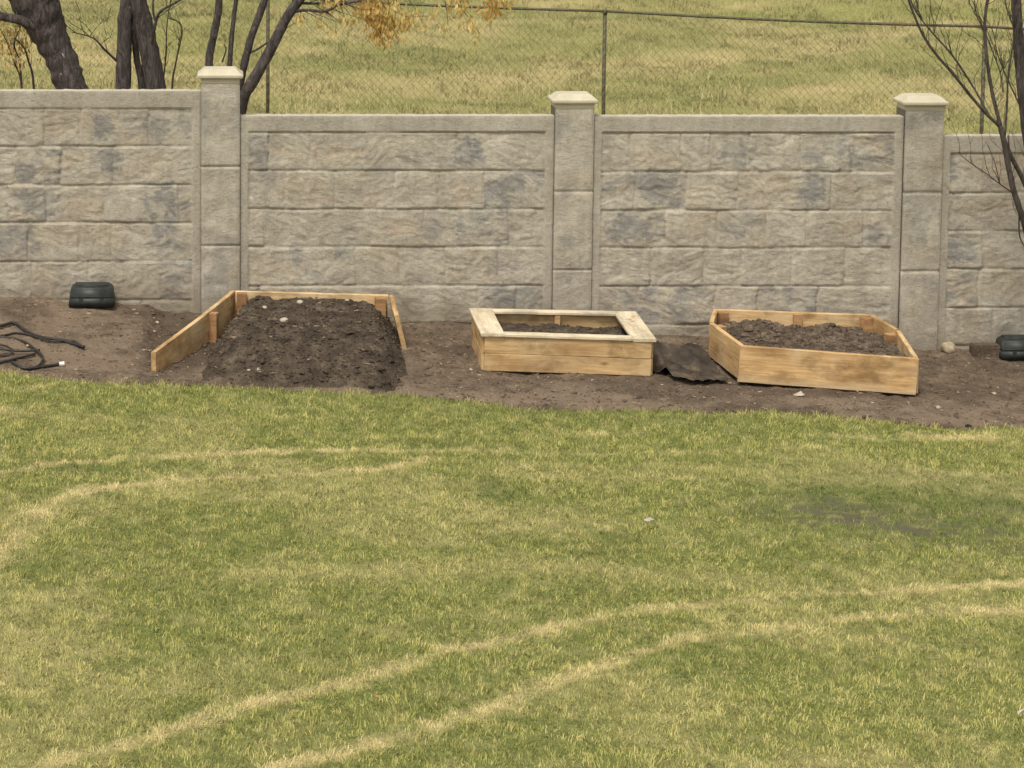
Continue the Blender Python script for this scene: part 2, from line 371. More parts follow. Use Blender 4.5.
lean = np.clip(.35 + .5 * cl2 + rs.normal(0, .2, n) + .2 * dry, .05, .95)
rnd = np.clip(.44 + (cl - .5) * .85 + (cl2 - .5) * .35 + .16 * sstep(12.6, 10.2, y) * sstep(-.5, 3.5, x) + rs.normal(0, .24, n), 0, 1)
dryb = np.clip(dry * rs.uniform(.5, 1.2, n), 0, 1); darkb = np.clip(dark * rs.uniform(.4, 1.2, n), 0, .85)
g = blades('lawn_grass', x, y, lawn_h(x, y), h, rs.uniform(.003, .0055, n), lean, lang, M_GRASS, {'dry': dryb, 'dark': darkb, 'rnd': rnd})
tag(g, 'short green and straw coloured mown grass', 'grass', kind='stuff')

# ------------------------------------------------------------------ soil bed along the wall
def bed_h(x, y):
    z = gz(x) + .005
    terr = sstep(-.52, -.62, x + (fbm(y * 5, x * 0, 44, 3) - .5) * .12)
    z = z + terr * (.045 * sstep(16.5, 17.2, y)) + (1 - terr) * -.012
    z = z + (fbm(x * 1.6, y * 1.6, 31, 3) - .5) * .05 + (fbm(x * 6, y * 6, 34, 4) - .5) * (.022 + .03 * (1 - terr)) + (fbm(x * 26, y * 26, 37, 3) - .5) * .02
    rim = np.exp(-((x + .56 + (fbm(y * 5, x * 0, 44, 3) - .5) * .12) / .05) ** 2) * sstep(16.6, 16.9, y)
    z = z + rim * .035 * fbm(x * 14, y * 14, 47, 2)
    z = z + .03 * sstep(18.25, 18.5, y) * fbm(x * 4, y * 0, 48, 3)            # spoil banked on the wall foot
    z = z - sstep(.02, -.12, y - border_y(x)) * .12
    return z
xs = np.concatenate([np.linspace(-14, -2.6, 60)[:-1], np.arange(-2.6, 8.0, .02), np.linspace(8, 18, 60)]); ys = np.arange(15.9, 18.62, .02)
X, Y = np.meshgrid(xs, ys, indexing='ij')
dug = sstep(-.62, -.5, X) * sstep(.3, .0, X) * sstep(16.5, 16.8, Y) * .5
dk = np.maximum(dug, .45 * sstep(.5, .66, fbm(X * 2, Y * 3, 55, 4)))
dk = np.maximum(dk, .6 * np.exp(-((X - .65) / .9) ** 2 - ((Y - 16.75) / .35) ** 2))
dk = np.maximum(dk, .6 * np.exp(-((X - 3.75) / .35) ** 2 - ((Y - 17.2) / .5) ** 2)); dk = np.maximum(dk, .5 * np.exp(-((X - 4.8) / .9) ** 2 - ((Y - 16.9) / .12) ** 2))
du = sstep(.45, .7, fbm(X * 1.4 + 9, Y * 3, 57, 4)) * .5 * sstep(17.3, 16.5, Y)
du = np.maximum(du, .5 * sstep(-.6, -.75, X) * sstep(.4, .6, fbm(X * 3, Y * 3, 58, 3)))
bed = link('garden_bed_ground', np_mesh('bed', np.stack([X, Y, bed_h(X, Y)], -1).reshape(-1, 3), grid_faces(len(xs), len(ys)), True, {'dark': dk, 'dusty': du}), M_BED)
tag(bed, 'bare brown soil strip between lawn and wall', kind='structure')

def lumps(name, x, y, z, r, mat, flat=.6, seed=3):
    """many small irregular lumps: one octahedron-like lump each"""
    rs = np.random.RandomState(seed); n = len(x)
    t = (1 + 5 ** .5) / 2
    ico = np.array([(-1, t, 0), (1, t, 0), (-1, -t, 0), (1, -t, 0), (0, -1, t), (0, 1, t), (0, -1, -t), (0, 1, -t), (t, 0, -1), (t, 0, 1), (-t, 0, -1), (-t, 0, 1)]) / 1.9
    fc = np.array([(0, 11, 5), (0, 5, 1), (0, 1, 7), (0, 7, 10), (0, 10, 11), (1, 5, 9), (5, 11, 4), (11, 10, 2), (10, 7, 6), (7, 1, 8), (3, 9, 4), (3, 4, 2), (3, 2, 6), (3, 6, 8), (3, 8, 9), (4, 9, 5), (2, 4, 11), (6, 2, 10), (8, 6, 7), (9, 8, 1)])
    V = ico[None] * rs.uniform(.7, 1.3, (n, 12, 1)) * r[:, None, None]
    a = rs.rand(n) * 6.28; ca, sa = np.cos(a)[:, None], np.sin(a)[:, None]; ax = rs.uniform(.7, 1.6, n)[:, None]
    vx = V[:, :, 0] * ax; vy = V[:, :, 1]; P = np.stack([vx * ca - vy * sa + x[:, None], vx * sa + vy * ca + y[:, None], V[:, :, 2] * flat + z[:, None]], -1)
    me = np_mesh(name, P.reshape(-1, 3), (np.arange(n)[:, None, None] * 12 + fc[None]).reshape(-1, 3), False)
    return link(name, me, mat)
n = 6500; x = rs.uniform(-2.6, 7.6, n); y = rs.uniform(16.1, 18.48, n)
k = rs.rand(n) < np.where(x < -.6, .25, .8) * (.3 + fbm(x * 2, y * 2, 77, 3)); x, y = x[k], y[k]; r = rs.gamma(1.4, .0036, len(x)) + .002
o = lumps('soil_clods', x, y, bed_h(x, y) + r * .15, np.clip(r, .003, .035), M_CLOD); tag(o, 'small brown soil clods scattered over the bare bed', 'soil', kind='stuff')
# wood chips and litter
n = 5200; x = rs.uniform(-2.6, 7.6, n); y = rs.uniform(16.1, 18.45, n); a = rs.rand(n) * 6.28; l = rs.uniform(.005, .020, n); w = rs.uniform(.0015, .004, n)
z = bed_h(x, y) + .004
V = np.empty((n, 4, 3)); 
for i, (s1, s2) in enumerate(((-1, -1), (1, -1), (1, 1), (-1, 1))):
    V[:, i, 0] = x + np.cos(a) * l * s1 - np.sin(a) * w * s2; V[:, i, 1] = y + np.sin(a) * l * s1 + np.cos(a) * w * s2; V[:, i, 2] = z + rs.uniform(-.003, .010, n)
o = link('wood_chips', np_mesh('chips', V.reshape(-1, 3), np.arange(n * 4).reshape(n, 4), False), M_CHIP); tag(o, 'fine wood chips and dry litter on the soil', 'litter', kind='stuff')

# ------------------------------------------------------------------ field behind the wall
def field_h(x, y):
    zb = .66 - .022 * np.clip(x, -14, 18)
    return zb + .042 * np.clip(y - 19, 0, 60) + (fbm(x * .35, y * .35, 101, 3) - .5) * .35 * sstep(20, 26, y) + (fbm(x * 1.5, y * 1.5, 104, 3) - .5) * .10
xs = np.concatenate([np.linspace(-400, -8, 24)[:-1], np.arange(-8, 20, .14), np.linspace(20, 400, 24)[1:]])
ys = np.concatenate([np.arange(18.66, 48, .14), np.linspace(48, 900, 40)])
X, Y = np.meshgrid(xs, ys, indexing='ij')
def field_masks(x, y):
    a = fbm(x * .35 + 5, y * .55, 111, 4); b = fbm(x * 1.4, y * 2.6, 114, 4)
    dry = np.clip(sstep(.42, .62, a) * .55 + sstep(.5, .7, b) * .3, 0, 1)
    dark = np.clip(sstep(.56, .42, a) * .12 + sstep(.56, .72, fbm(x * 1.1 + 30, y * 2.2, 118, 4)) * .42, 0, 1)
    return dry, dark
fd, fk = field_masks(X, Y)
o = link('field', np_mesh('field', np.stack([X, Y, field_h(X, Y)], -1).reshape(-1, 3), grid_faces(len(xs), len(ys)), True, {'dry': fd, 'mud': fd * 0, 'dark': fk}), M_FIELDG)
tag(o, 'rough yellow green grass field rising behind the wall', kind='structure')
N = 520000
x = rs.uniform(-9, 20, N); y = 20.2 + (42 - 20.2) * rs.rand(N) ** .95; z = field_h(x, y)
k = view_filter(x, y, z, 30); x, y, z = x[k], y[k], z[k]; n = len(x)
fd, fk = field_masks(x, y); cl = fbm(x * 4, y * 4, 121, 3); cl2 = fbm(x * 1.3, y * 1.3, 125, 3)
h = (.035 + .075 * sstep(.4, .8, cl)) * rs.uniform(.6, 1.4, n)
o = blades('field_grass', x, y, z, h, rs.uniform(.006, .012, n), np.clip(.3 + .5 * cl2 + rs.normal(0, .22, n), .05, .93), fbm(x * 2, y * 2, 131, 3) * 12 + rs.normal(0, .7, n), M_FIELD,
           {'dry': np.clip(fd * rs.uniform(.4, 1.3, n), 0, 1), 'dark': np.clip(fk * rs.uniform(.3, 1.2, n), 0, .8), 'rnd': np.clip(.42 + (cl - .5) * .7 + rs.normal(0, .2, n), 0, 1)})
tag(o, 'rough grass of the sloping field behind the wall', 'grass', kind='stuff')
# taller dry weeds on the field edge just behind the wall
n = 5000; x = rs.uniform(-3, 12, n); y = rs.uniform(23.2, 27.5, n); k = fbm(x * 1.1, y * 1.1, 141, 3) > .5; x, y = x[k], y[k]; n = len(x)
o = blades('dry_weeds', x, y, field_h(x, y), rs.uniform(.08, .24, n), rs.uniform(.005, .010, n), np.clip(rs.normal(.4, .25, n), .02, .9), rs.rand(n) * 6.28, M_FIELD,
           {'dry': rs.uniform(.5, 1, n), 'dark': np.zeros(n), 'rnd': rs.uniform(.4, 1, n)})
tag(o, 'tall dry weed stalks along the near edge of the field', 'weeds', kind='stuff')

# ------------------------------------------------------------------ precast stone wall
YF = 18.5
def wx(px, py=200): return at_y(px, py, YF).x
def wz(py, px=400): return at_y(px, py, YF).z
PX = [wx(220.3, 200), wx(572.8, 200), wx(920.5, 220)]; SP = (PX[2] - PX[0]) / 2; PW = .335
wall = empty('stone_wall', (PX[1], YF + .05, gz(PX[1])))
tag(wall, 'beige precast wall of split stone panels between capped square pillars behind the soil bed', 'wall', kind='thing')
W0 = wall.location.copy()
BLUE = [(470, 152, .10, .10, 1.), (505, 190, .13, .11, .8), (263, 183, .10, .12, .45), (430, 225, .09, .12, .5), (430, 160, .16, .05, .35), (240 + 130, 157, .05, .02, .6),
        (640, 228, .22, .12, .8), (655, 181, .16, .09, .75), (735, 152, .12, .11, .8), (812, 192, .11, .09, .9), (872, 236, .08, .07, .7), (740, 225, .18, .09, .5), (865, 160, .1, .08, .5), (600, 150, .1, .1, .3),
        (103, 125, .07, .16, .8), (150, 125, .16, .13, .5), (112, 160, .11, .08, .8), (38, 205, .17, .12, .7), (165, 205, .14, .15, .75), (18, 240, .14, .13, .6), (165, 242, .12, .14, .8), (185, 125, .08, .1, .5),
        (950, 170, .06, .16, .7), (957, 248, .13, .10, .7), (1010, 330, .1, .05, .5), (345, 235, .10, .07, .3), (500, 265, .12, .1, .4), (395, 170, .2, .03, .3)]
OCH = [(330, 155, .35, .07, .6), (300, 190, .25, .12, .5), (405, 230, .2, .12, .6), (470, 192, .16, .1, .55), (270, 270, .2, .1, .5), (470, 270, .25, .12, .35), (700, 195, .2, .1, .4), (770, 190, .25, .1, .45),
       (700, 225, .15, .09, .4), (840, 190, .2, .1, .4), (850, 225, .2, .1, .35), (690, 300, .5, .1, .3), (60, 125, .25, .12, .45), (150, 165, .2, .1, .5), (80, 210, .2, .1, .5), (115, 235, .25, .12, .5), (60, 165, .2, .1, .4),
       (1000, 165, .2, .14, .75), (990, 205, .25, .1, .4), (1000, 285, .2, .1, .4), (960, 290, .1, .1, .3), (140, 285, .25, .1, .3)]
def panel(name, x0, x1, top, rows, joints, seed, dbase, label=None):
    """x0..x1 world, top z of the front edge, rows = z of the grooves from the band down"""
    zb = dbase - .35; dx = .011
    nx = int((x1 - x0) / dx); nz = int((top - zb) / dx)
    xs = np.linspace(x0, x1, nx); zs = np.linspace(zb, top, nz); X, Z = np.meshgrid(xs, zs, indexing='ij')
    bw = .088; inside = (X > x0 + bw) & (X < x1 - bw) & (Z < rows[0])
    wob = (fbm(X * 3, Z * 3, seed, 3) - .5) * .018
    rid = np.zeros(X.shape, int)
    for r_ in rows: rid += (Z + wob < r_)
    dg = np.full(X.shape, 9.)                              # distance to the nearest horizontal groove
    lowd = np.full(X.shape, 9.)
    for i, r_ in enumerate(rows): dg = np.minimum(dg, np.abs(Z + wob - r_))
    dj = np.full(X.shape, 9.); sid = np.zeros(X.shape, int)
    for r_, js in enumerate(joints):
        mk = rid == r_ + 1
        for j in js:
            jw = j + (fbm(Z * 5, Z * 0 + r_, seed + 5, 2) - .5) * .03
            dj = np.where(mk, np.minimum(dj, np.abs(X - jw)), dj); sid = np.where(mk, sid + (X > jw), sid)
    cell = (rid * 17 + sid * 5 + seed * 3) % 97; rr = np.random.RandomState(seed).rand(97, 4)
    ox = rr[cell, 0] * 50; oz = rr[cell, 1] * 50
    wx_ = X + .25 * fbm(X * 3 + ox, Z * 3 + oz, seed + 2, 3); wz_ = Z + .3 * fbm(X * 2.5 + oz, Z * 2.5 + ox, seed + 3, 3)
    a = fbm(wx_ * 5 + ox, wz_ * 9 + oz, seed + 1, 5, .55); rg = 1 - np.abs(2 * fbm(wx_ * 5 + oz, wz_ * 11, seed + 7, 4, .6) - 1)
    step = fbm(wx_ * 2.4 + ox, wz_ * 5 + oz, seed + 9, 2); step = np.floor(step * 7) / 7 + sstep(.6, 1, (step * 7) % 1) / 7
    rel = .018 * (a - .35) + .024 * (rg - .7) + .055 * (step - .4)
    rel = rel * (.75 + .6 * rr[cell, 2])
    edge = sstep(.0, .014, dg); ej = sstep(0, .016, dj)
    D = -.021 + edge * (.009 + np.clip(rel * .42 + .011 * (fbm(wx_ * 20, wz_ * 32, seed + 50, 4, .6) - .5), -.011, .022)) - (1 - ej) * .008 * (rr[cell, 3] > .12)
    Dd = np.where(inside, D, .0)
    tt = np.minimum(X - x0, x1 - X)
    Dd = Dd - (1 - sstep(0, .012, tt)) * .008 - (1 - sstep(0, .008, top - Z)) * .003
    # colour masks
    blue = np.zeros(X.shape); och = np.zeros(X.shape); nb = fbm(wx_ * 9, wz_ * 14, seed + 20, 5, .6)
    for L_, A in ((BLUE, blue), (OCH, och)):
        for px, py, rx, rz, s in L_:
            cx, cz = wx(px, py), wz(py, px); q = ((X - cx) / rx) ** 2 + ((Z - cz) / rz) ** 2
            A[:] = np.maximum(A, s * sstep(1.5, .7, q + (nb - .5) * 4.5 + (fbm(wx_ * 22, wz_ * 30, seed + 25, 3) - .5) * 3.5))
    blue = np.maximum(blue, .7 * (rr[cell, 2] > .76) * sstep(.42, .6, nb)); och = np.maximum(och, .45 * (rr[cell, 1] > .6) * sstep(.4, .65, fbm(X * 4, Z * 6, seed + 30, 3)))
    pale = sstep(.52, .7, fbm(X * 7 + ox, Z * 11, seed + 33, 4)) * .45
    for A in (blue, och, pale): A *= inside
    och *= .9; blue *= .68
    dirt = sstep(.32, .02, Z - dbase + (fbm(X * 5, Z * 5, seed + 40, 3) - .5) * .3) * .55
    ins = inside.astype(float)
    V = np.stack([X, YF - Dd, Z], -1).reshape(-1, 3)
    f1 = grid_faces(nx, nz)[:, ::-1]
    # closed slab: add the four sides and the back
    bk = len(V); V2 = np.array([(x0, YF + .13, zb), (x1, YF + .13, zb), (x1, YF + .13, top - .008), (x0, YF + .13, top - .008),
                               (x0, YF + .0, top), (x1, YF + .0, top)])
    Vall = np.concatenate([V, V2]) - np.array(W0)
    topi = len(Vall) + np.arange(nx); Vall = np.concatenate([Vall, (V[np.arange(nx) * nz + nz - 1]) - np.array(W0)])
    bt = []
    # coping: ridge row of verts along the back edge, matched to the front row
    tb = np.stack([xs, np.full(nx, YF + .13), np.full(nx, top - .002) + (vnoise(xs * 30, xs * 0, seed) - .5) * .006], 1) - np.array(W0); ti = len(Vall) + np.arange(nx); Vall = np.concatenate([Vall, tb])
    topn = (len(Vall) - 2 * nx, len(Vall)); ftop = np.stack([topi[:-1], topi[1:], ti[1:], ti[:-1]], 1)
    bb = np.stack([xs, np.full(nx, YF + .13), np.full(nx, zb)], 1) - np.array(W0); bi = len(Vall) + np.arange(nx); Vall = np.concatenate([Vall, bb])
    ti = len(Vall) + np.arange(nx); Vall = np.concatenate([Vall, tb]); fback = np.stack([ti[:-1], ti[1:], bi[1:], bi[:-1]], 1)
    at = {}
    for kx, A in (('blue', blue), ('ochre', och), ('pale', pale), ('dirt', dirt)):
        ex_ = np.zeros(len(Vall)); ex_[:nx * nz] = A.ravel()
        if kx == 'pale': ex_[topn[0]:topn[1]] = .9  # coping top coloured paler so it reads as a lit edge
        at[kx] = ex_
    me = np_mesh(name, Vall, [f1, ftop, fback], True, at)
    o = link(name, me, M_STONE, wall)
    if label: o['label'] = label
    return o
def rj(x0, x1, seed, n=5):
    rr = random.Random(seed); out = []
    for r_ in range(6):
        js = []; x_ = x0 + .09 + rr.uniform(.12, .5)
        while x_ < x1 - .2: js.append(x_); x_ += rr.choice([.3, .42, .5, .62]) * rr.uniform(.9, 1.1)
        out.append(js)
    return out
def pj(rows, x0, x1, seed):
    base_ = rj(x0, x1, seed)
    for i, r_ in enumerate(rows): base_[i] = [wx(p, 200) for p in r_]
    return base_
def rowz(pys, px): 
    z = [wz(p, px) for p in pys]; d = (z[0] - z[-1]) / (len(z) - 1); z.append(z[-1] - d); z.append(z[-1] - d); return z
g_ = PW / 2 - .006
xa, xb = PX[0] - SP + g_, PX[0] - g_
PAN = [(xa, xb, wz(91, 100), rowz([108, 146.5, 185.5, 223, 262], 100), rj(xa, xb, 3), 11, gz(-1.5)),
       (PX[0] + g_, PX[1] - g_, wz(116, 400), rowz([132, 171, 209.5, 247, 286], 400), pj([[268, 310, 363, 456], [285, 335, 395, 440, 484], [263, 317, 370, 424, 457, 509], [290, 356, 400, 446, 499]], PX[0], PX[1], 5), 23, gz(1.5)),
       (PX[1] + g_, PX[2] - g_, wz(116.5, 750), rowz([133, 172, 210.5, 248, 286.5], 750), pj([[630, 681, 710, 749, 800, 850], [635, 686, 738, 791, 831], [666, 718, 768, 807, 864], [652, 705, 743, 794, 847], [640, 718, 760, 820]], PX[1], PX[2], 7), 37, gz(4.6)),
       (PX[2] + g_, PX[2] + SP - g_, wz(136, 980), rowz([153, 193, 231.5, 269, 307.5], 980), rj(PX[2], PX[2] + SP, 9), 53, gz(7))]
pans = [panel('wall_panel', *p) for p in PAN]
PAN_OFF = [(-1, 0, .19), (3, 4, -.19)]
for src, k_, dz in ((0, -1, .19), (3, 1, -.19)):
    c_ = pans[src].copy(); COL.objects.link(c_); c_.parent = wall; c_.location = pans[src].location + Vector((k_ * SP, 0, dz))
# pillars
def pillar(xc, ztop, joints, zbase, seed):
    hw = PW / 2; y0, y1 = YF - .035, YF + .22; dx = .012
    zb = zbase - .35; nx = int(PW / dx); nz = int((ztop - zb) / dx)
    xs = np.linspace(xc - hw, xc + hw, nx); zs = np.linspace(zb, ztop, nz); X, Z = np.meshgrid(xs, zs, indexing='ij')
    a = fbm(X * 7, Z * 7, seed, 5); st = fbm(X * 4 + .3 * a, Z * 6, seed + 3, 3); st = np.floor(st * 6) / 6 + sstep(.5, 1, (st * 6) % 1) / 6
    rel = .010 * (a - .5) + .022 * (st - .5)
    dg = np.full(X.shape, 9.)
    for j in joints: dg = np.minimum(dg, np.abs(Z + (fbm(X * 8, Z * 0, seed, 2) - .5) * .006 - j))
    ex = np.minimum(X - xc + hw, xc + hw - X)
    D = rel * sstep(0, .03, ex) - (1 - sstep(0, .014, dg)) * .016 - (1 - sstep(0, .016, ex)) * .012
    V = np.stack([X, y0 - D, Z], -1).reshape(-1, 3)
    bk = np.array([(xc - hw, y1, zb), (xc - hw, y1, ztop), (xc + hw, y1, zb), (xc + hw, y1, ztop)])
    n0 = len(V); V = np.concatenate([V, bk]) - np.array(W0)
    le = np.arange(nz); re = (nx - 1) * nz + np.arange(nz)
    lb = V[le].copy(); lb[:, 1] = y1 - W0.y; rb = V[re].copy(); rb[:, 1] = y1 - W0.y
    li = len(V) + np.arange(nz); ri = li + nz; V = np.concatenate([V, lb, rb])
    fL = np.stack([le[:-1], le[1:], li[1:], li[:-1]], 1); fR = np.stack([re[1:], re[:-1], ri[:-1], ri[1:]], 1); fB = np.stack([li[:-1], li[1:], ri[1:], ri[:-1]], 1)
    dirt = sstep(.25, .0, Z - zbase) * .5; at = {}
    z4 = np.zeros(len(V) - nx * nz)
    at['dirt'] = np.concatenate([dirt.ravel(), z4]); at['blue'] = np.concatenate([(sstep(.55, .75, fbm(X * 5, Z * 5, seed + 9, 4)) * .35).ravel(), z4])
    at['ochre'] = np.concatenate([(sstep(.55, .75, fbm(X * 4 + 9, Z * 4, seed + 12, 4)) * .3).ravel(), z4]); at['pale'] = np.concatenate([(sstep(.5, .7, fbm(X * 8, Z * 8, seed + 14, 4)) * .3).ravel(), z4])
    me = np_mesh('pillar', V, [grid_faces(nx, nz)[:, ::-1], fL, fR, fB], True, at)
    p = link('pillar', me, M_STONE, wall)
    # cap: frieze, overhanging slab, sloping top
    prof = [(.166, .0), (.166, .042), (.194, .052), (.197, .076), (.186, .082), (.176, .088), (.138, .122), (.130, .126)]
    yc = (y0 + y1) / 2; hy = (y1 - y0) / 2 - PW / 2 + .02
    V = []; Fc = []
    for r_, z_ in prof:
        for sx, sy in ((-1, -1), (1, -1), (1, 1), (-1, 1)): V.append((xc + sx * r_ - W0.x, yc + sy * (r_ - .042) - W0.y, ztop + z_ - W0.z))
    for i in range(len(prof) - 1):
        for k in range(4): Fc.append((i * 4 + k, i * 4 + (k + 1) % 4, i * 4 + 4 + (k + 1) % 4, i * 4 + 4 + k))
    Fc.append((0, 3, 2, 1)); b = (len(prof) - 1) * 4; Fc.append((b, b + 1, b + 2, b + 3))
    me = bpy.data.meshes.new('cap'); me.from_pydata(V, [], Fc); me.update()
    bm = bmesh.new(); bm.from_mesh(me); bmesh.ops.bevel(bm, geom=bm.edges[:], offset=.004, segments=2, affect='EDGES', clamp_overlap=True); bm.to_mesh(me); bm.free()
    c_ = link('pillar_cap', me, M_CAP, p)
    return p, c_
p0, c0 = pillar(PX[0], wz(83.5, 220), [wz(166, 220), wz(245, 220)], gz(0), 61)
pillar(PX[1], wz(108.5, 573), [wz(191, 573), wz(269, 573)], gz(3.05), 67)
p2, c2 = pillar(PX[2], wz(110.5, 920), [wz(192, 920), wz(270.5, 920)], gz(6.1), 71)
for (src, cp, k_, dz) in ((p0, c0, -1, .19), (p2, c2, 1, -.19)):
    q = src.copy(); COL.objects.link(q); q.parent = wall; q.location = src.location + Vector((k_ * SP, 0, dz)); r_ = cp.copy(); COL.objects.link(r_); r_.parent = q

# ------------------------------------------------------------------ chain link fence behind the wall
FP = [(-2.85, 21.85, 2.66), (tuple(at_y(268, -4, 21.2))), (tuple(at_y(605, 11, 20.6))), (tuple(at_y(985, 26.5, 20.0))), (10.7, 19.4, 2.36)]
FP = [Vector(p) for p in FP]
fence = empty('chain_link_fence', (FP[2].x, FP[2].y, float(field_h(FP[2].x, FP[2].y)))); f0 = fence.location
tag(fence, 'thin grey green chain link fence with round posts running behind the stone wall', 'fence')
for p in FP:
    mb = MB(); zb = float(field_h(p.x, p.y)) - .2; mb.tube([(p.x, p.y, zb), (p.x, p.y, p.z - .02)], .018, 12); mb.tube([(p.x, p.y, p.z - .03), (p.x, p.y, p.z + .012)], .024, 12)
    mb.build('fence_post', M_STEEL, fence, True, off=f0)
mb = MB(); rail = []
for a, b in zip(FP[:-1], FP[1:]):
    for k in range(8): q = a.lerp(b, k / 8); q.z -= .02 * math.sin(math.pi * k / 8); rail.append(q)
rail.append(FP[-1]); mb.tube(rail, .0135, 10); mb.build('top_rail', M_STEEL, fence, True, off=f0)
seg = [0]
for a, b in zip(FP[:-1], FP[1:]): seg.append(seg[-1] + (b.xy - a.xy).length)
def fpt(u, v):
    u = max(0, min(seg[-1], u))
    for i in range(4):
        if u <= seg[i + 1] + 1e-9: break
    t = (u - seg[i]) / (seg[i + 1] - seg[i]); p = FP[i].lerp(FP[i + 1], t); p.y -= .028; p.z += -.01 - v; return p
mb = MB(); hgt = 1.75; stepu = .078
nU = int((seg[-1] + hgt) / stepu)
for k in range(nU):
    for sgn in (1, -1):
        u0 = k * stepu if sgn < 0 else k * stepu - hgt
        pts = []
        for j in range(13):
            v = hgt * j / 12; u = u0 + sgn * v
            if 0 <= u <= seg[-1]: pts.append(fpt(u, v))
        if len(pts) > 1: mb.tube(pts, .0018, 3, cap=False)
mb.build('chain_link_mesh', M_WIRE, fence, off=f0)

# ------------------------------------------------------------------ trees
def leaves(name, pts, n, spread, size, mat, parent, off, droop=1.):
    rs_ = random.Random(len(pts) * 7 + n); V = []; Fc = []; rn = []
    for _ in range(n):
        i = rs_.randrange(len(pts) - 1); p = Vector(pts[i]).lerp(Vector(pts[i + 1]), rs_.random())
        p = p + Vector((rs_.gauss(0, spread), rs_.gauss(0, spread), rs_.gauss(0, spread) * .8 - abs(rs_.gauss(0, spread)) * droop))
        l = size * rs_.uniform(.6, 1.3); d = Vector((rs_.gauss(0, .4), rs_.gauss(0, .4), -1)).normalized(); s = d.cross(Vector((rs_.gauss(0, 1), rs_.gauss(0, 1), .1))).normalized() * l * .22
        b = len(V); nrm = d.cross(s).normalized() * l * .1
        V += [p, p + d * l * .45 + s + nrm, p + d * l, p + d * l * .45 - s + nrm]; Fc.append((b, b + 1, b + 2, b + 3)); rn += [rs_.random()] * 4
    me = np_mesh(name, np.array([tuple(v - off) for v in V]), np.array(Fc), False, {'rnd': np.array(rn)}); return link(name, me, mat, parent)
def pxpts(pts, Y):  # (px, py, dy) -> world
    return [at_y(p[0], p[1], Y + (p[2] if len(p) > 2 else 0)) for p in pts]
def limb(mb, pts, r0, r1, n=10, jit=.08, sub=5):
    cp = curve_pts(pts, sub); m = len(cp); mb.tube(cp, [r0 + (r1 - r0) * i / (m - 1) for i in range(m)], n, jit); return cp
def twigs(mb, cp, n, length, r, seed, up=.6, start=.3):
    rr = random.Random(seed); m = len(cp); tips = []
    for _ in range(n):
        i = rr.randrange(int(m * start), m); p = cp[i]; d = (cp[min(i + 1, m - 1)] - cp[max(i - 1, 0)]).normalized()
        d = (d * .8 + Vector((rr.gauss(0, .5), rr.gauss(0, .5), rr.gauss(up, .4)))).normalized(); l = length * rr.uniform(.4, 1.2)
        q = [p]; 
        for k in range(4): d = (d + Vector((rr.gauss(0, .18), rr.gauss(0, .18), rr.gauss(0, .15)))).normalized(); q.append(q[-1] + d * l / 4)
        mb.tube(q, [r, r * .8, r * .6, r * .45, r * .25], 5); tips.append(q)
    return tips
YT = 20.1
def up_from(p, d, l, n=4, wob=.12, seed=0):
    rr = random.Random(seed); q = []; d = Vector(d).normalized(); c = Vector(p)
    for k in range(n): d = (d + Vector((rr.gauss(0, wob), rr.gauss(0, wob), .03))).normalized(); c = c + d * l / n; q.append(c.copy())
    return q
def tree_root(name, px, Y, label, cat='tree', z=None):
    p = at_y(px, 100, Y); zz = float(field_h(p.x, Y)) if z is None else z
    o = empty(name, (p.x, Y, zz)); tag(o, label, cat); return o, Vector((p.x, Y, zz))
# leaning thick tree at the far left
t, o0 = tree_root('leaning_tree', 95, YT, 'thickest dark rough barked trunk leaning left behind the wall at the far left')
mb = MB(); b = [o0 + Vector((.18, 0, -.1)), o0 + Vector((.08, 0, .5))] + pxpts([(74, 95), (64, 66), (53, 42), (42, 18), (30, -8), (8, -50), (-25, -100)], YT)
cp = curve_pts(b, 6); m_ = len(cp); rad = [.145 + .006 * math.sin(i * 1.7) + .075 * float(sstep(.42, .72, i / m_)) for i in range(m_)]; mb.tube(cp, rad, 20, .07)
mb.build('trunk', M_BARK, t, True, off=o0)
mb = MB(); k1 = limb(mb, pxpts([(50, 40), (36, 27, -.12), (20, 20, -.16), (0, 16, -.1), (-40, 5, 0)], YT), .05, .04); twigs(mb, k1, 6, .3, .006, 13); k2 = limb(mb, pxpts([(58, 55, .02), (55, 30, .05), (52, 0, .05), (56, -60, .1), (70, -140, .2)], YT), .05, .03)
k3 = limb(mb, pxpts([(-20, -70), (-25, -150), (20, -260), (10, -330)], YT), .10, .03); twigs(mb, k3, 12, .8, .012, 3); twigs(mb, k2, 6, .6, .01, 4)
mb.build('branches', M_BARK, t, True, off=o0)
for (px, py, s) in ((40, 15, 1.2), (63, 56, .6), (61, 74, .5)):
    c = at_y(px, py, YT - (.172 if py < 30 else .137)); mb = MB(); rr = random.Random(px)
    vv = []; 
    for k in range(10): a = k / 10 * 6.283; vv.append(Vector((math.cos(a) * .022 * s * rr.uniform(.7, 1.3) - math.sin(a) * .02 * s, 0, math.sin(a) * .045 * s * rr.uniform(.7, 1.2))))
    mb.v = [c + v for v in vv] + [c + v * 1.1 + Vector((0, .04, 0)) for v in vv] + [c + Vector((0, -.006, 0))]
    mb.f = [(k, (k + 1) % 10, 20) for k in range(10)] + [(k, k + 10, (k + 1) % 10 + 10, (k + 1) % 10) for k in range(10)]
    mb.build('bare_patch', M_SCAR, t, True, off=o0)
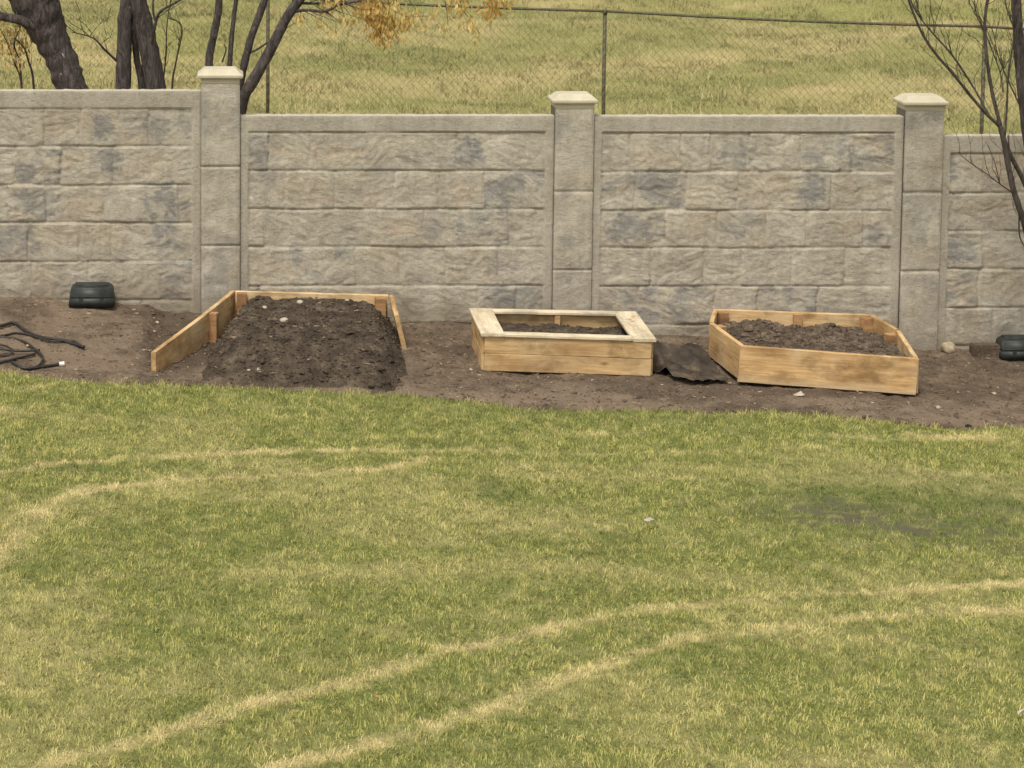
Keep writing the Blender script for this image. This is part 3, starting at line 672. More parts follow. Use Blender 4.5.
# twin trunk tree
t, o0 = tree_root('twin_trunk_tree', 138, YT + .15, 'dark tree with two upright trunks forking from behind the wall, second from the left')
mb = MB(); Y2 = YT + .15
limb(mb, [o0 + Vector((-.02, 0, -.1))] + pxpts([(121, 150), (123, 92), (124, 50), (125, 20), (128, -10), (126, -120), (118, -200)], Y2), .078, .06, 12, .08)
limb(mb, [o0 + Vector((.06, 0, -.1))] + pxpts([(160, 150, .05), (156, 92, .05), (149, 50, .04), (142, 18, .02), (138, -10), (150, -120), (170, -200)], Y2), .105, .08, 12, .08)
limb(mb, [o0 + Vector((.0, 0, .4))] + pxpts([(142, 92, .1), (137, 60, .1), (134, 35, .05), (130, 5)], Y2), .035, .03, 8, .08)
mb.build('trunk', M_BARK, t, True, off=o0)
mb = MB(); c1 = limb(mb, pxpts([(118, 62), (105, 50, -.1), (93, 38, -.2), (72, 32, -.3)], Y2), .014, .005, 6)
c2_ = limb(mb, pxpts([(150, 50), (154, 30, -.1), (160, 12, -.15), (180, 0, -.2), (215, -25, -.2)], Y2), .018, .008, 6); limb(mb, pxpts([(156, 22), (153, 8), (155, -30)], Y2 - .1), .012, .008, 6)
c3 = limb(mb, pxpts([(126, -120), (100, -200), (80, -300)], Y2), .05, .015); c4 = limb(mb, pxpts([(150, -120), (190, -200), (210, -310)], Y2), .05, .015)
for c_ in (c3, c4): twigs(mb, c_, 10, .7, .01, 5)
for c_ in (c1, c2_):
    for q_ in twigs(mb, c_, 7, .4, .004, 15): twigs(mb, q_, 2, .25, .0025, 16)
mb.build('branches', M_BARK, t, True, off=o0)
# clump of stems behind the left pillar, branch to the right with hanging yellow leaves
t, o0 = tree_root('multi_stem_tree', 228, YT + .1, 'dark tree with several stems fanning out behind the left pillar, yellow leaves hanging')
mb = MB(); Y3 = YT + .1
limb(mb, [o0 + Vector((-.05, 0, -.1))] + pxpts([(212, 110), (209, 62), (215, 30), (219, 0), (216, -60), (222, -160)], Y3), .045, .03, 9)
limb(mb, [o0 + Vector((0, .05, -.1))] + pxpts([(228, 110), (230, 60), (233, 25), (237, -5), (250, -80), (246, -170)], Y3 + .05), .028, .018, 8)
limb(mb, [o0 + Vector((.04, 0, -.1))] + pxpts([(236, 110), (244, 66), (252, 35), (264, 2), (280, -50), (296, -150)], Y3), .042, .03, 9)
mn = limb(mb, [o0 + Vector((.08, -.05, -.1))] + pxpts([(236, 150, -.1), (243, 100, -.15), (256, 76, -.15), (273, 45, -.15), (287, 17, -.15), (303, -5, -.15), (330, -50, -.1), (340, -140, 0)], Y3), .062, .036, 10)
mb.build('trunk', M_BARK, t, True, off=o0)
mb = MB()
limb(mb, pxpts([(222, 62), (226, 50), (224, 44)], Y3), .008, .005, 5); limb(mb, pxpts([(244, 55), (256, 50), (268, 42)], Y3), .012, .01, 6)
r1 = limb(mb, pxpts([(292, 12, -.15), (305, 10, -.2), (325, 11, -.25), (340, 4, -.3), (362, 0, -.35), (400, -14, -.4), (470, -22, -.4), (520, -18, -.4)], Y3), .017, .008, 7)
limb(mb, pxpts([(325, 11, -.25), (334, 17, -.25)], Y3), .008, .003, 5); r2 = limb(mb, pxpts([(300, 3, -.15), (320, 3, -.1), (345, -4, 0), (390, -16, 0), (460, -40, .1)], Y3), .014, .006, 6)
hang = []
for pts in ([(362, -2), (372, 8), (378, 26), (383, 40)], [(376, -8), (384, 6), (392, 20), (396, 33)], [(392, -14), (398, 4), (404, 16), (428, 16)], [(372, 0), (366, 12)], [(445, -20), (455, 0), (466, 14), (480, 34)], [(440, -20), (446, 6), (448, 26)],
            [(480, -22), (490, 0), (497, 12)], [(505, -20), (503, 4)], [(455, -18), (462, 8)]):
    pp = pxpts([(a, b, -.35) for a, b in pts], Y3); hang.append(limb(mb, pp, .005, .002, 4))
twigs(mb, mn, 14, .8, .008, 8, .5, .5); tw1 = twigs(mb, r1, 22, .38, .004, 18, -.5, .1) + twigs(mb, r2, 16, .38, .004, 19, -.2, .1)
for st_ in (0, 1): twigs(mb, mn, 9, .45, .005, 60 + st_, .3, .3)
mb.build('branches', M_BARK, t, True, off=o0)
allh = [p for h_ in hang[:4] for p in h_]
mbp = []
for idx, h_ in enumerate(hang):
    nl = [220, 220, 110, 50, 80, 40, 110, 60, 40][idx]
    leaves('hanging_leaves', h_, nl, .05, .065, M_LEAF if idx % 3 else M_LEAFO, t, o0, .6)
# young saplings with orange leaves at the far left, and thin bare ones
def sapling(px, stems, Y, label, lf=0, seed=0, thick=.011):
    t, o0 = tree_root('young_sapling', px, Y, label, 'sapling')
    mb = MB(); tw = []
    for st in stems: c_ = limb(mb, [o0 + Vector((0, 0, -.05))] + pxpts(st, Y), thick, thick * .5, 6, .05); tw += twigs(mb, c_, 9, .24, .0035, seed + len(st), .4, .4)
    mb.build('stems', M_BARK2, t, True, off=o0)
    if lf:
        for st in stems: q = pxpts(st, Y); leaves('leaves', q[-3:], lf, .075, .05, M_LEAFO, t, o0, .3)
for i_, q_ in enumerate(tw1): 
    if i_ % 2: leaves('hanging_leaves', q_[2:], 22, .03, .055, M_LEAF, t, o0, .5)
sapling(24, [[(22, 92), (14, 62), (6, 40), (-4, 22)], [(22, 92), (19, 60), (14, 45), (20, 28), (26, 12)]], YT + .5, 'thin sapling with orange leaves at the far left behind the wall', 130, 3)
sapling(36, [[(34, 90), (28, 60), (24, 48), (14, 38)]], YT + .35, 'thin leaning sapling just left of the thick leaning trunk', 20, 5, .014)
sapling(173, [[(172, 95), (176, 62), (182, 32), (178, 22), (168, 18)]], YT + .4, 'thin bare sapling with a bent top left of the left pillar', 0, 9)
sapling(163, [[(163, 95), (166, 55), (167, 25), (172, -10)]], YT + .7, 'slender upright bare sapling close right of the twin trunks', 0, 12, .008)

# bare shrub-like tree at the right, rooted in the bed just right of the frame
YR = 17.75
bx = at_g(1052, 372); t = empty('bare_tree', (bx.x, YR, float(gz(bx.x)))); o0 = t.location.copy()
tag(t, 'leafless young tree with thin reaching branches in front of the wall at the right', 'tree')
mb = MB(); tr = limb(mb, [o0 + Vector((0, 0, -.08)), o0 + Vector((0, .0, .35))] + pxpts([(1046, 250), (1033, 170), (1024.5, 105), (1020, 60), (1016, 0), (1008, -70), (1010, -160)], YR), .062, .032, 12, .07)
mb.build('trunk', M_BARK, t, True, off=o0)
mb = MB()
s1 = limb(mb, [o0 + Vector((-.02, -.05, .05))] + pxpts([(1036, 268, -.12), (1024, 222, -.15), (1013, 188, -.15), (1004, 142, -.12), (1000, 126, -.1)], YR), .032, .020, 8)
s1b = limb(mb, [o0 + Vector((-.0, -.04, .3))] + pxpts([(1038, 220, -.05), (1024, 182, -.08), (1012, 158, -.1), (1003, 136, -.1)], YR), .024, .016, 8)
bA = limb(mb, pxpts([(1001, 128, -.1), (980, 107, -.15), (954, 75, -.2), (935, 53, -.2), (922, 33, -.2), (913, 12, -.2), (906, -8, -.2), (896, -40, -.2), (893, -90, -.2)], YR), .014, .007, 7)
bB = limb(mb, pxpts([(1001, 128, -.1), (995, 105, -.05), (990, 81, 0), (986, 50, 0), (985, 20, 0), (988, -10, 0), (984, -80, 0)], YR), .017, .010, 7)
bC = limb(mb, pxpts([(1005, 136, -.1), (1007, 105, -.1), (1008, 80, -.1), (1012, 50, -.1), (1014, 30, -.1), (1006, 5, -.1), (1000, -40, -.1)], YR), .009, .005, 6)
bD = limb(mb, pxpts([(990, 117, -.1), (972, 85, 0), (952, 55, 0), (930, 30, 0), (914, 8, 0), (905, -20, 0)], YR), .009, .005, 6)
bE = limb(mb, pxpts([(1013, 193, -.15), (1000, 184, -.2), (987, 174, -.22), (968, 161, -.25), (958, 152, -.25)], YR), .006, .003, 5)
limb(mb, pxpts([(1000, 184, -.2), (994, 160, -.2), (986, 142, -.2)], YR), .005, .002, 5)
bF = limb(mb, pxpts([(1020, 205, -.1), (1019, 228, -.15), (1021, 240, -.15), (1028, 252, -.15)], YR), .008, .004, 6)
bG = limb(mb, pxpts([(1003, 92, -.1), (1000, 72, 0), (992, 50, 0), (983, 28, 0), (972, 8, 0), (960, -20, 0)], YR), .006, .003, 5)
bH = limb(mb, pxpts([(1022, 110, 0), (1008, 80, .0), (998, 55, 0), (994, 35, 0)], YR), .007, .003, 5)
limb(mb, pxpts([(1008, 135, -.1), (1010, 160, -.1), (1012, 175, -.1)], YR), .005, .003, 5)
for c_, n_, s_ in ((bA, 16, 31), (bB, 20, 32), (bC, 14, 33), (bD, 16, 34), (tr, 26, 35), (bG, 10, 36), (bE, 6, 37), (s1, 10, 38), (bH, 8, 39)):
    for q_ in twigs(mb, c_, n_, .42, .0034, s_, .9, .15): twigs(mb, q_, 2, .2, .002, s_ + 7, .6)
mb.build('branches', M_BARK2, t, True, off=o0)

# ------------------------------------------------------------------ boards
def board(p0, p1, h, t, mat, name, root, up=None, side=0., sub=10, warp=.004, seed=1, cut=.0):
    """plank whose TOP centre line runs p0->p1; local X along, Z up"""
    p0, p1 = Vector(p0), Vector(p1); d = p1 - p0; L_ = d.length; x_ = d.normalized()
    z_ = Vector(up or (0, 0, 1)); y_ = z_.cross(x_).normalized(); z_ = x_.cross(y_).normalized()
    M = Matrix((x_, y_, z_)).transposed().to_4x4(); M.translation = p0 + y_ * side
    bm = bmesh.new(); rr = random.Random(seed)
    prof = [(-t / 2 + .003, 0), (t / 2 - .003, 0), (t / 2, -.004), (t / 2, -h + .004), (t / 2 - .003, -h), (-t / 2 + .003, -h), (-t / 2, -h + .004), (-t / 2, -.004)]
    rings = []
    for i in range(sub + 1):
        u = L_ * i / sub; w = warp * math.sin(i / sub * 3.1 + seed); c_ = rr.uniform(-1, 1) * .0012
        rings.append([bm.verts.new((u, a + w, b + c_)) for a, b in prof])
    for i in range(sub):
        for k in range(8): bm.faces.new((rings[i][k], rings[i][(k + 1) % 8], rings[i + 1][(k + 1) % 8], rings[i + 1][k]))
    bm.faces.new(rings[0][::-1]); bm.faces.new(rings[-1]); bmesh.ops.recalc_face_normals(bm, faces=bm.faces[:])
    me = bpy.data.meshes.new(name); bm.to_mesh(me); bm.free()
    o = link(name, me, mat, root); o.matrix_basis = Matrix.Translation(-root.location) @ M; return o
def block(c, h, w, mat, root, rot=0., name='corner_post', d=None):
    mb = MB(); d = d or w; mb.box((-w / 2, -d / 2, -h), (w / 2, d / 2, 0)); o = mb.build(name, mat, root, bevel=.003)
    o.matrix_basis = Matrix.Translation(Vector(c) - root.location) @ Matrix.Rotation(rot, 4, 'Z'); return o
T = .038; BH = .286
# --- open bed at the left: three boards
A = at_y(233, 290.5, 18.24); B = at_g(153, 373) + Vector((0, 0, .165)); B = at_y(153.5, 352, B.y)
C_ = at_y(388, 295, 18.22); Dp = at_y(397, 315, 17.60)
rt = empty('open_garden_bed', ((A.x + C_.x) / 2, 18.0, float(gz(.7)))); tag(rt, 'three sided pine board garden bed with an open front, left of three', 'garden bed')
board(B, A, BH, T, M_WOOD, 'side_board', rt, seed=3, warp=.012)['label'] = 'long left pine board reaching out towards the lawn'
board(A + Vector((T / 2, 0, -.003)), C_, .24, T, M_WOOD, 'back_board', rt, seed=5)
board(C_ + Vector((T / 2, -.01, .004)), Dp, .31, T, M_WOOD, 'side_board', rt, up=(-.24, 0, 1), seed=8)['label'] = 'short right board'
a_ = B.lerp(A, .64); block(a_ + Vector((.062, 0, -.012)), .3, .07, M_POSTW, rt, -.3)
block(A + Vector((.075, -.055, -.008)), .25, .08, M_POSTW, rt); block(C_ + Vector((-.07, -.06, -.01)), .25, .09, M_POSTW, rt)
# heap
def heap(name, x0, x1, y0, y1, hf, mat, label, dx=.014, clods=0, seed=1, cat='soil heap'):
    xs = np.arange(x0, x1, dx); ys = np.arange(y0, y1, dx); X, Y = np.meshgrid(xs, ys, indexing='ij'); Z = hf(X, Y)
    org = np.array([(x0 + x1) / 2, (y0 + y1) / 2, float(np.min(Z))])
    V = np.stack([X, Y, Z], -1).reshape(-1, 3); nx, ny = len(xs), len(ys)
    fs = [grid_faces(nx, ny)]
    if clods:
        pass
    root = empty(name, org); tag(root, label, cat)
    link('soil_surface', np_mesh(name, V - org, fs, True), mat, root)
    if clods:
        rs_ = np.random.RandomState(seed); x = rs_.uniform(x0, x1, clods); y = rs_.uniform(y0, y1, clods); z = hf(x, y); k = z > gz(x) + .01; x, y, z = x[k], y[k], z[k]
        r = np.clip(rs_.gamma(1.5, .0040, len(x)) + .002, .002, .028)
        o = lumps('soil_lumps', x - org[0], y - org[1], z - org[2] + r * .1, r, mat, .7, seed); o.parent = root; o['kind'] = 'stuff'
    return root
lx0 = B.x; 
def heap_h(x, y):
    u = (y - 16.36) / (18.2 - 16.36)
    left = A.x + .02 + (18.2 - y) * -.14; right = C_.x + .10 - (18.2 - y) * .03 + .07 * sstep(17.6, 17.3, y) - .10 * sstep(16.9, 16.5, y) + (fbm(y * 3, y * 0 + 2, 215, 3) - .5) * .3 * sstep(17.7, 17.4, y)
    e = sstep(left - .10, left + .22, x) * sstep(right + .14, right - .34, x)
    u = u - .10 * (1 - sstep(left, left + .35, x)) - .09 * sstep(right - .3, right + .1, x) + (fbm(x * 4, x * 0 + 5, 217, 3) - .5) * .07
    prof = np.interp(u, [0, .04, .14, .30, .58, 1.0], [-.05, .04, .15, .225, .25, .262])
    wob = (fbm(x * 1.8, y * 1.8, 201, 3) - .5) * .14
    hh = prof * (.12 + .88 * e) + wob * sstep(0, .3, u) * .8 + (fbm(x * 6, y * 6, 204, 4) - .5) * .085 + (fbm(x * 26, y * 26, 208, 3) - .5) * .032
    e2 = sstep(left - .20, left + .05, x) * sstep(right + .16, right - .22, x)
    return gz(x) - .07 + (hh + .07) * e2
h1 = heap('soil_heap', A.x - .38, C_.x + .38, 16.30, 18.21, heap_h, M_MOUND, 'large dark lumpy soil heap spilling forward between the boards of the left bed', clods=5200, seed=4)

n = 260; rs_ = np.random.RandomState(77); x = rs_.uniform(A.x - .2, C_.x + .2, n); y = rs_.uniform(16.4, 18.15, n); z = heap_h(x, y) + .010; k = heap_h(x, y) > gz(x) + .01; x, y, z = x[k], y[k], z[k]; n = len(x)
a = rs_.rand(n) * 6.28; l = rs_.uniform(.008, .038, n); w = rs_.uniform(.001, .0028, n); V = np.empty((n, 4, 3))
for i, (s1, s2) in enumerate(((-1, -1), (1, -1), (1, 1), (-1, 1))):
    V[:, i, 0] = x + np.cos(a) * l * s1 - np.sin(a) * w * s2; V[:, i, 1] = y + np.sin(a) * l * s1 + np.cos(a) * w * s2; V[:, i, 2] = z + rs_.uniform(-.006, .014, n)
o = link('dry_stalks', np_mesh('stalks', V.reshape(-1, 3) - np.array(h1.location), np.arange(n * 4).reshape(n, 4), False), M_CHIP, h1); o['kind'] = 'stuff'

# --- capped planter box in the middle
def q_tilt(px, py, Y): return at_y(px, py, Y)
BL = at_g(482.5, 371.5); BR = at_g(650, 377.5)
zt = .302
FLt = at_y(481, 333.5, BL.y - .02); FRt = at_y(656.5, 339, BR.y - .02)
BLt = at_y(469, 308, BL.y + .88); BRt = at_y(636, 311.3, BR.y + .86)
rt = empty('capped_planter_box', ((BL.x + BR.x) / 2, BL.y + .42, float(gz(BL.x + .7)))); tag(rt, 'low rectangular pine planter box with a flat pale board rim, middle of three', 'planter box')
# rim: four flat boards
def flat(p0, p1, w, name, side, seed, t_=.024, mat=M_PALE):
    d = (p1 - p0).normalized(); y_ = Vector((0, 0, 1)).cross(d).normalized()
    return board(p0 + y_ * side * w / 2, p1 + y_ * side * w / 2, t_, w, mat, name, rt, seed=seed, warp=0)
W1, W2 = .19, .095
flat(FLt, BLt, W1, 'rim_board', -1, 11); flat(FRt, BRt, W1, 'rim_board', 1, 12)
ex = (FRt - FLt).normalized()
flat(FLt + ex * (W1 + .002), FRt - ex * (W1 + .002), W2, 'rim_board', 1, 13); ex = (BRt - BLt).normalized(); flat(BLt + ex * (W1 + .002), BRt - ex * (W1 + .002), W2, 'rim_board', -1, 14)
dn = Vector((0, 0, -.026)); ins = .035
def corner(p, sx, sy): return p + Vector((sx * ins, sy * ins, 0)) + dn
f0_, f1_, b0_, b1_ = corner(FLt, 1, 1), corner(FRt, -1, 1), corner(BLt, 1, -1), corner(BRt, -1, -1)
for lv in range(2):
    dz = Vector((0, 0, -lv * .143)); s_ = 20 + lv * 5; hb = .141
    board(f0_ + dz, f1_ + dz, hb, T, M_WOOD2, 'front_board', rt, seed=s_, warp=.003); board(b0_ + dz, b1_ + dz, hb, T, M_WOOD2, 'back_board', rt, seed=s_ + 1, warp=.003)
    board(f0_ + dz + Vector((-.001, .022, -.002)), b0_ + dz + Vector((0, -.022, 0)), hb, T, M_WOOD2, 'side_board', rt, seed=s_ + 2, warp=.002); board(f1_ + dz + Vector((.001, .022, -.002)), b1_ + dz + Vector((0, -.022, 0)), hb, T, M_WOOD2, 'side_board', rt, seed=s_ + 3, warp=.002)
mid = BLt.lerp(BRt, .52); block(mid + Vector((0, -.075, -.03)), .3, .045, M_WOOD2, rt, 0, 'brace')
for p, sx in ((f0_, 1), (f1_, -1)): block(p + Vector((sx * .06, .06, -.01)), .27, .07, M_POSTW, rt, 0, 'brace')
# knots / scribbled brown stains on the right rim board
e_ = (BRt - FRt)
for (u, v, sl) in ((.80, .06, .05), (.70, .10, .045), (.62, .09, .04), (.74, .07, .03)):
    p = FRt + e_ * u + Vector((-v, 0, .0015)); mb = MB(); mb.box(p + Vector((-sl * .3, -.006, 0)) - rt.location, p + Vector((sl * .3, .006, .0012)) - rt.location); mb.build('brown_stain', M_POSTW, rt)
def soil2(x, y): return gz(x) + .222 + (fbm(x * 3, y * 3, 220, 3) - .5) * .06 + (fbm(x * 14, y * 14, 224, 4) - .5) * .05
heap('soil_fill', BL.x + .055, BR.x - .055, BL.y + .055, BL.y + .80, soil2, M_MOUND, 'dark soil filling the middle planter box with the pale rim', clods=900, seed=6, cat='soil')

# --- six sided bed at the right
zc = .0
FLb = at_g(740, 384.5); FRb = at_g(916.5, 396.5)
P6 = [at_y(740.5, 346, FLb.y), at_y(919, 358.8, FRb.y), at_y(900.8, 330, FRb.y + .90), at_y(872.5, 314.3, FRb.y + 1.30), at_y(713, 308.5, FLb.y + 1.26), at_y(709.5, 322.5, FLb.y + .86)]
rt = empty('six_sided_garden_bed', (sum(p.x for p in P6) / 6, sum(p.y for p in P6) / 6, float(gz(5)))); tag(rt, 'six sided bed of wide pine boards with inner corner blocks, right of three', 'garden bed')
nm = ['front_board', 'side_board', 'side_board', 'back_board', 'side_board', 'side_board']
cen = sum(P6, Vector()) / 6
for i in range(6):
    a, b = P6[i], P6[(i + 1) % 6]; d = (b - a).normalized(); n_ = Vector((0, 0, 1)).cross(d).normalized() * (T / 2)
    e = .0 if i in (0, 3) else .018
    board(a + n_ + d * (e + .002), b + n_ - d * (e + .002), BH + (.01 if i == 0 else .0), T, M_WOOD, nm[i], rt, seed=40 + i * 3, warp=.003)
for i in range(6):
    p = P6[i]; q = (cen - p); q.z = 0; q.normalize(); rr_ = random.Random(i)
    block(p + q * .085 + Vector((0, 0, -.012 - .02 * rr_.random())), .27, .085, M_POSTW, rt, math.atan2(q.y, q.x) * 0 + .1 * i, 'corner_block')
m3 = P6[3].lerp(P6[4], .48); block(m3 + Vector((0, -.06, -.01)), .27, .07, M_POSTW, rt, 0, 'corner_block', .035)
m0 = P6[1] + Vector((-.09, .075, -.012))
def inside6(x, y):
    s = np.full(x.shape, 1e9)
    for i in range(6):
        a, b = P6[i], P6[(i + 1) % 6]; ex_, ey_ = b.x - a.x, b.y - a.y; L_ = math.hypot(ex_, ey_); s = np.minimum(s, (ex_ * (y - a.y) - ey_ * (x - a.x)) / L_)
    return s
def soil6(x, y):
    base_ = gz(x) + .205 + .035 * np.exp(-((x - 4.75) / .5) ** 2) + (fbm(x * 2.5, y * 2.5, 230, 3) - .5) * .10 + (fbm(x * 9, y * 9, 234, 4) - .5) * .07 + (fbm(x * 26, y * 26, 236, 2) - .5) * .02
    return base_
xs0, xs1 = min(p.x for p in P6) + .03, max(p.x for p in P6) - .03; y0_, y1_ = min(p.y for p in P6) + .03, max(p.y for p in P6) - .03
def heap6():
    dx = .014; xs = np.arange(xs0, xs1, dx); ys = np.arange(y0_, y1_, dx); X, Y = np.meshgrid(xs, ys, indexing='ij'); Z = soil6(X, Y); S = inside6(X, Y)
    f = grid_faces(len(xs), len(ys)); ok = (S.ravel() > .018); f = f[ok[f].all(1)]
    org = np.array([cen.x, cen.y, cen.z - .1]); root = empty('soil_fill', org); tag(root, 'dry lumpy brown soil filling the six sided bed at the right', 'soil')
    link('soil_surface', np_mesh('soil6', np.stack([X, Y, Z], -1).reshape(-1, 3) - org, f, True), M_MOUND, root)
    rs_ = np.random.RandomState(9); x = rs_.uniform(xs0, xs1, 2600); y = rs_.uniform(y0_, y1_, 2600); k = inside6(x, y) > .06; x, y = x[k], y[k]; r = np.clip(rs_.gamma(1.8, .006, len(x)) + .003, .003, .03)
    o = lumps('soil_lumps', x - org[0], y - org[1], soil6(x, y) - org[2] + r * .1, r, M_CLOD, .7, 5); o.parent = root; o['kind'] = 'stuff'
heap6()

# ------------------------------------------------------------------ dark landscape fabric between the two right beds
fx0, fx1 = at_g(652, 372).x, at_g(722, 380).x + .02
def fab_h(x, y):
    u = (x - fx0) / (fx1 - fx0); v = (y - 16.72) / (17.95 - 16.72)
    fold = .08 * np.exp(-((v - .72 - .10 * np.sin(u * 5)) / .09) ** 2) * sstep(.0, .15, u) * (1.15 - .5 * u)
    fold2 = .05 * np.exp(-((u - .10 - .12 * v) / .05) ** 2) * sstep(.95, .5, v)
    return gz(x) + .012 + fold + fold2 + (fbm(x * 6, y * 6, 240, 4) - .5) * .11 + np.abs(fbm(x * 5 + y * 2, y * 7, 246, 3) - .5) * -.10 + .02 + .05 * sstep(.6, 1, v)
xs = np.arange(fx0, fx1, .012); ys = np.arange(16.72, 17.95, .012); X, Y = np.meshgrid(xs, ys, indexing='ij')
front = 16.95 + .30 * sstep(fx0 + .35, fx0 - .02, X) - .05 * np.sin(X * 9); k = (Y > front + (fbm(X * 6, Y * 0, 243, 2) - .5) * .08)
Zf = fab_h(X, Y); f = grid_faces(len(xs), len(ys)); f = f[k.ravel()[f].all(1)]
org = np.array([fx0, 17.2, float(gz(fx0))])
me = np_mesh('fabric', np.stack([X, Y, Zf], -1).reshape(-1, 3) - org, f, True); o = link('landscape_fabric', me, M_FAB); o.location = org
md = o.modifiers.new('thick', 'SOLIDIFY'); md.thickness = .003; md.offset = 1
tag(o, 'crumpled black landscape fabric lying between the capped planter box and the six sided bed', 'landscape fabric')

# ------------------------------------------------------------------ plastic boxes by the wall
def bait_box(px, py, label, rz=0.):
    g = at_y(px, py, 18.36); b0 = Vector((g.x, 18.36, float(bed_h(np.array(g.x), np.array(18.25))) + .02)); root = empty('utility_box', b0); root.rotation_euler = (0, 0, rz); tag(root, label, 'plastic box', 'dark plastic boxes at the foot of the wall')
    def shell(prof, name, bv):
        V = []; Fc = []
        for hx, y0, y1, z in [(a_, b_, c_, d_ * .87) for a_, b_, c_, d_ in prof]: V += [(-hx, y0, z), (hx, y0, z), (hx, y1, z), (-hx, y1, z)]
        for i in range(len(prof) - 1):
            for k in range(4): Fc.append((i * 4 + k, i * 4 + (k + 1) % 4, i * 4 + 4 + (k + 1) % 4, i * 4 + 4 + k))
        Fc.append((0, 3, 2, 1)); b = (len(prof) - 1) * 4; Fc.append((b, b + 1, b + 2, b + 3))
        me = bpy.data.meshes.new(name); me.from_pydata(V, [], Fc); bm = bmesh.new(); bm.from_mesh(me); bmesh.ops.bevel(bm, geom=bm.edges[:], offset=bv, segments=3, affect='EDGES', clamp_overlap=True); bm.to_mesh(me); bm.free()
        for p in me.polygons: p.use_smooth = True
        return link(name, me, M_PLAS, root)
    shell([(.196, -.10, .12, 0), (.192, -.098, .12, .075), (.184, -.088, .11, .085)], 'box_base', .012)
    shell([(.188, -.088, .11, .083), (.187, -.086, .11, .104), (.180, -.070, .10, .168), (.160, -.045, .09, .192)], 'box_lid', .012)
    shell([(.150, -.036, .08, .190), (.146, -.032, .075, .203), (.140, -.027, .07, .207)], 'lid_top', .005)
    for sx in (-.09, .09): mb = MB(); mb.box((sx - .018, -.101, .048), (sx + .018, -.080, .072)); mb.build('latch', M_PLAS, root, bevel=.002)
    return root
bait_box(92, 296, 'low dark green plastic box against the wall left of the open bed')
bait_box(1021, 345, 'dark green plastic box against the wall at the right edge', .02)

# ------------------------------------------------------------------ drip tubing at the left
hr = empty('drip_tubing', tuple(at_g(30, 345))); h0 = hr.location.copy(); tag(hr, 'tangled black drip irrigation tubing on the soil at the left edge, one end white', 'tubing')
def hose(pts, r=.011, rise=.02):
    P = []
    for i, p in enumerate(pts):
        g = at_g(*p); z = float(bed_h(np.array(g.x), np.array(g.y))) + (p[2] if len(p) > 2 else .012); q = at_z(p[0], p[1], z); q.z = z; P.append(q)
    mb = MB(); c_ = curve_pts([(q.x, q.y, q.z) for q in P], 8); mb.tube(c_, r, 8); mb.build('tube', M_HOSE, hr, True, off=h0); return c_
def at_gg(p): return p
hose([(-60, 330), (-20, 327), (0, 326), (14, 323), (26, 331), (40, 337), (60, 340), (74, 344), (84, 347)], .014)
hose([(84, 347), (72, 341), (50, 341), (20, 333), (0, 336), (-50, 340)], .009)
hose([(-60, 335), (0, 337), (22, 341), (36, 350), (43, 358), (38, 366), (25, 369)], .011)
hose([(-60, 345), (0, 349), (20, 351), (40, 350)], .009)
e1 = hose([(-60, 372), (0, 362), (18, 358), (35, 354)], .010)
e2 = hose([(12, 362), (24, 368), (40, 367), (60, 364)], .012)
hose([(-50, 357), (0, 356), (12, 352), (2, 345), (-40, 341)], .008)
p = e2[-1]; q = p + Vector((.035, 0, .004)); mb = MB(); mb.tube([p - Vector((.004, 0, 0)), q], .017, 10); mb.build('white_end_cap', M_WHITE, hr, off=h0)

# ------------------------------------------------------------------ stones and scraps
def rock(name, p, s, mat, label, cat='rock', seed=1, flat=.7, group=None):
    bm = bmesh.new(); bmesh.ops.create_icosphere(bm, subdivisions=3, radius=1); rr = random.Random(seed); off = Vector((rr.random() * 9, rr.random() * 9, 0))
    for v in bm.verts:
        n_ = float(fbm(np.array(v.co.x * 1.3 + off.x + v.co.z), np.array(v.co.y * 1.3 + off.y + v.co.z * .7), 300, 3)); v.co *= (.65 + .7 * n_); v.co.x *= s[0]; v.co.y *= s[1]; v.co.z *= s[2]
    me = bpy.data.meshes.new(name); bm.to_mesh(me); bm.free()
    for f_ in me.polygons: f_.use_smooth = True
    o = link(name, me, mat); o.location = p; tag(o, label, cat, group); return o
def on_bed(px, py, up=0.): g = at_g(px, py); z = float(bed_h(np.array(g.x), np.array(g.y))) ; q = at_z(px, py, z); return Vector((q.x, q.y, z + up))
rock('rock', on_bed(948, 352, .03), (.062, .05, .055), M_ROCK, 'pale tan rock at the foot of the right pillar', seed=2)
mb = MB(); g = at_y(985, 350, 18.40); zb_ = float(gz(g.x)) - .04; mb.box((-.12, -.06, 0), (.12, .06, .14)); o = mb.build('stone_block', M_CLOD, None, bevel=.012); o.location = (g.x, 18.40, zb_); tag(o, 'flat brown stone block against the wall left of the right plastic box', 'stone block')
rock('rock', on_bed(968, 427, .008), (.022, .02, .016), M_ROCKB, 'small black lump on the lawn edge right of the six sided bed', seed=5)
# torn white scrap below the six sided bed
g = on_bed(799, 396, .004); bm = bmesh.new(); rr = random.Random(4); vs = [bm.verts.new((math.cos(a / 9 * 6.283) * .05 * rr.uniform(.5, 1.2), math.sin(a / 9 * 6.283) * .04 * rr.uniform(.5, 1.2), rr.uniform(0, .012))) for a in range(9)]; cv = bm.verts.new((.018, .012, .034))
for k in range(9): bm.faces.new((vs[k], vs[(k + 1) % 9], cv))
me = bpy.data.meshes.new('scrap'); bm.to_mesh(me); bm.free(); o = link('plastic_scrap', me, M_ROCKW); o.location = g; md = o.modifiers.new('t', 'SOLIDIFY'); md.thickness = .002
tag(o, 'crumpled whitish scrap on the soil in front of the six sided bed', 'scrap')
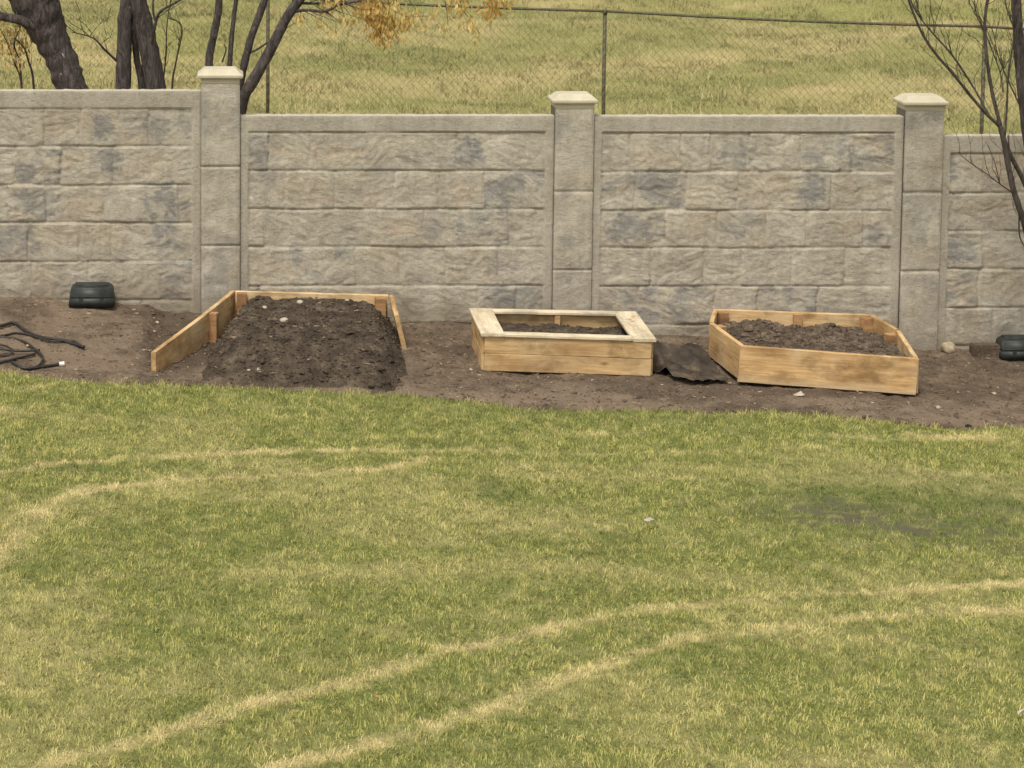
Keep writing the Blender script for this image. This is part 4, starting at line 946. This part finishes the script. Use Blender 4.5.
# pale stones in the heap
def on_heap(px, py):
    for yy in np.arange(16.4, 18.2, .01):
        p = at_y(px, py, yy); 
        if float(heap_h(np.array(p.x), np.array(yy))) >= p.z: return Vector((p.x, yy, p.z))
    return at_g(px, py)
for i, (px, py, s, mt, lb) in enumerate([(284, 321, .026, M_ROCKW, 'white stone near the middle of the dark soil heap, largest in it'), (265, 308, .018, M_ROCKW, 'small white stone high on the left of the soil heap'), (300, 303, .024, M_ROCKW, 'whitish stone at the top of the soil heap near the back board'),
                                         (347, 301, .018, M_ROCK, 'small tan stone at the top right of the soil heap'), (259, 370, .016, M_ROCKW, 'pale pebble low at the front edge of the heap, right one of two'), (249, 371, .012, M_ROCKW, 'pale pebble low at the front edge of the heap, left one of two'), (240, 301, .03, M_ROCKW, 'flat white stone in the back left corner of the soil heap')]):
    rock('pebble', on_heap(px, py) + Vector((0, 0, .006)), (s * 1.2, s, s * .8), mt, lb, 'stone', seed=20 + i, group='pale stones in the soil heap')
for i, (px, py, s, lb) in enumerate([(28, 346, .016, 'pale pebble among the black tubing'), (157, 323, .022, 'pale brown pebble left of the long side board'), (154, 332, .018, 'pale brown pebble low left of the long side board'), (471, 370, .016, 'whitish pebble at the left front corner of the capped planter box'),
                                     (938, 408, .02, 'reddish brown chip in the bed right of the six sided bed'), (994, 394, .02, 'brown stone near the right edge of the soil bed')]):
    rock('pebble', on_bed(px, py, .004), (s, s, s * .7), M_ROCK, lb, 'stone', seed=40 + i, group='loose pebbles on the soil bed')
# fallen leaves on the lawn
for i, (px, py, s, lb) in enumerate([(649, 520, .035, 'pale fallen leaf on the middle of the lawn'), (957, 485, .02, 'small white leaf on the dark patch at the right of the lawn'), (892, 473, .02, 'curled pale leaf on the lawn below the six sided bed'), (1021, 712, .03, 'pale leaf at the right edge of the lawn'), (522, 465, .015, 'tiny pale leaf below the capped planter box'), (376, 697, .018, 'small dark brown leaf between the two lower wheel tracks')]):
    g = at_g(px, py, .05); l = s
    me = bpy.data.meshes.new('leaf'); me.from_pydata([(-l, 0, 0), (-l * .3, l * .45, .006), (l * .4, l * .4, .012), (l, 0, .004), (l * .3, -l * .4, .010), (-l * .4, -l * .42, .002), (0, 0, -.004)], [], [(0, 6, 1), (1, 6, 2), (2, 6, 3), (3, 6, 4), (4, 6, 5), (5, 6, 0)]); me.update()
    o = link('fallen_leaf', me, M_ROCKW if i < 5 else M_POSTW); o.location = g + Vector((0, 0, .0)); o.rotation_euler = (.35, .15 * i, i * 1.3); md = o.modifiers.new('t', 'SOLIDIFY'); md.thickness = .001; tag(o, lb, 'leaf', 'fallen leaves on the lawn')
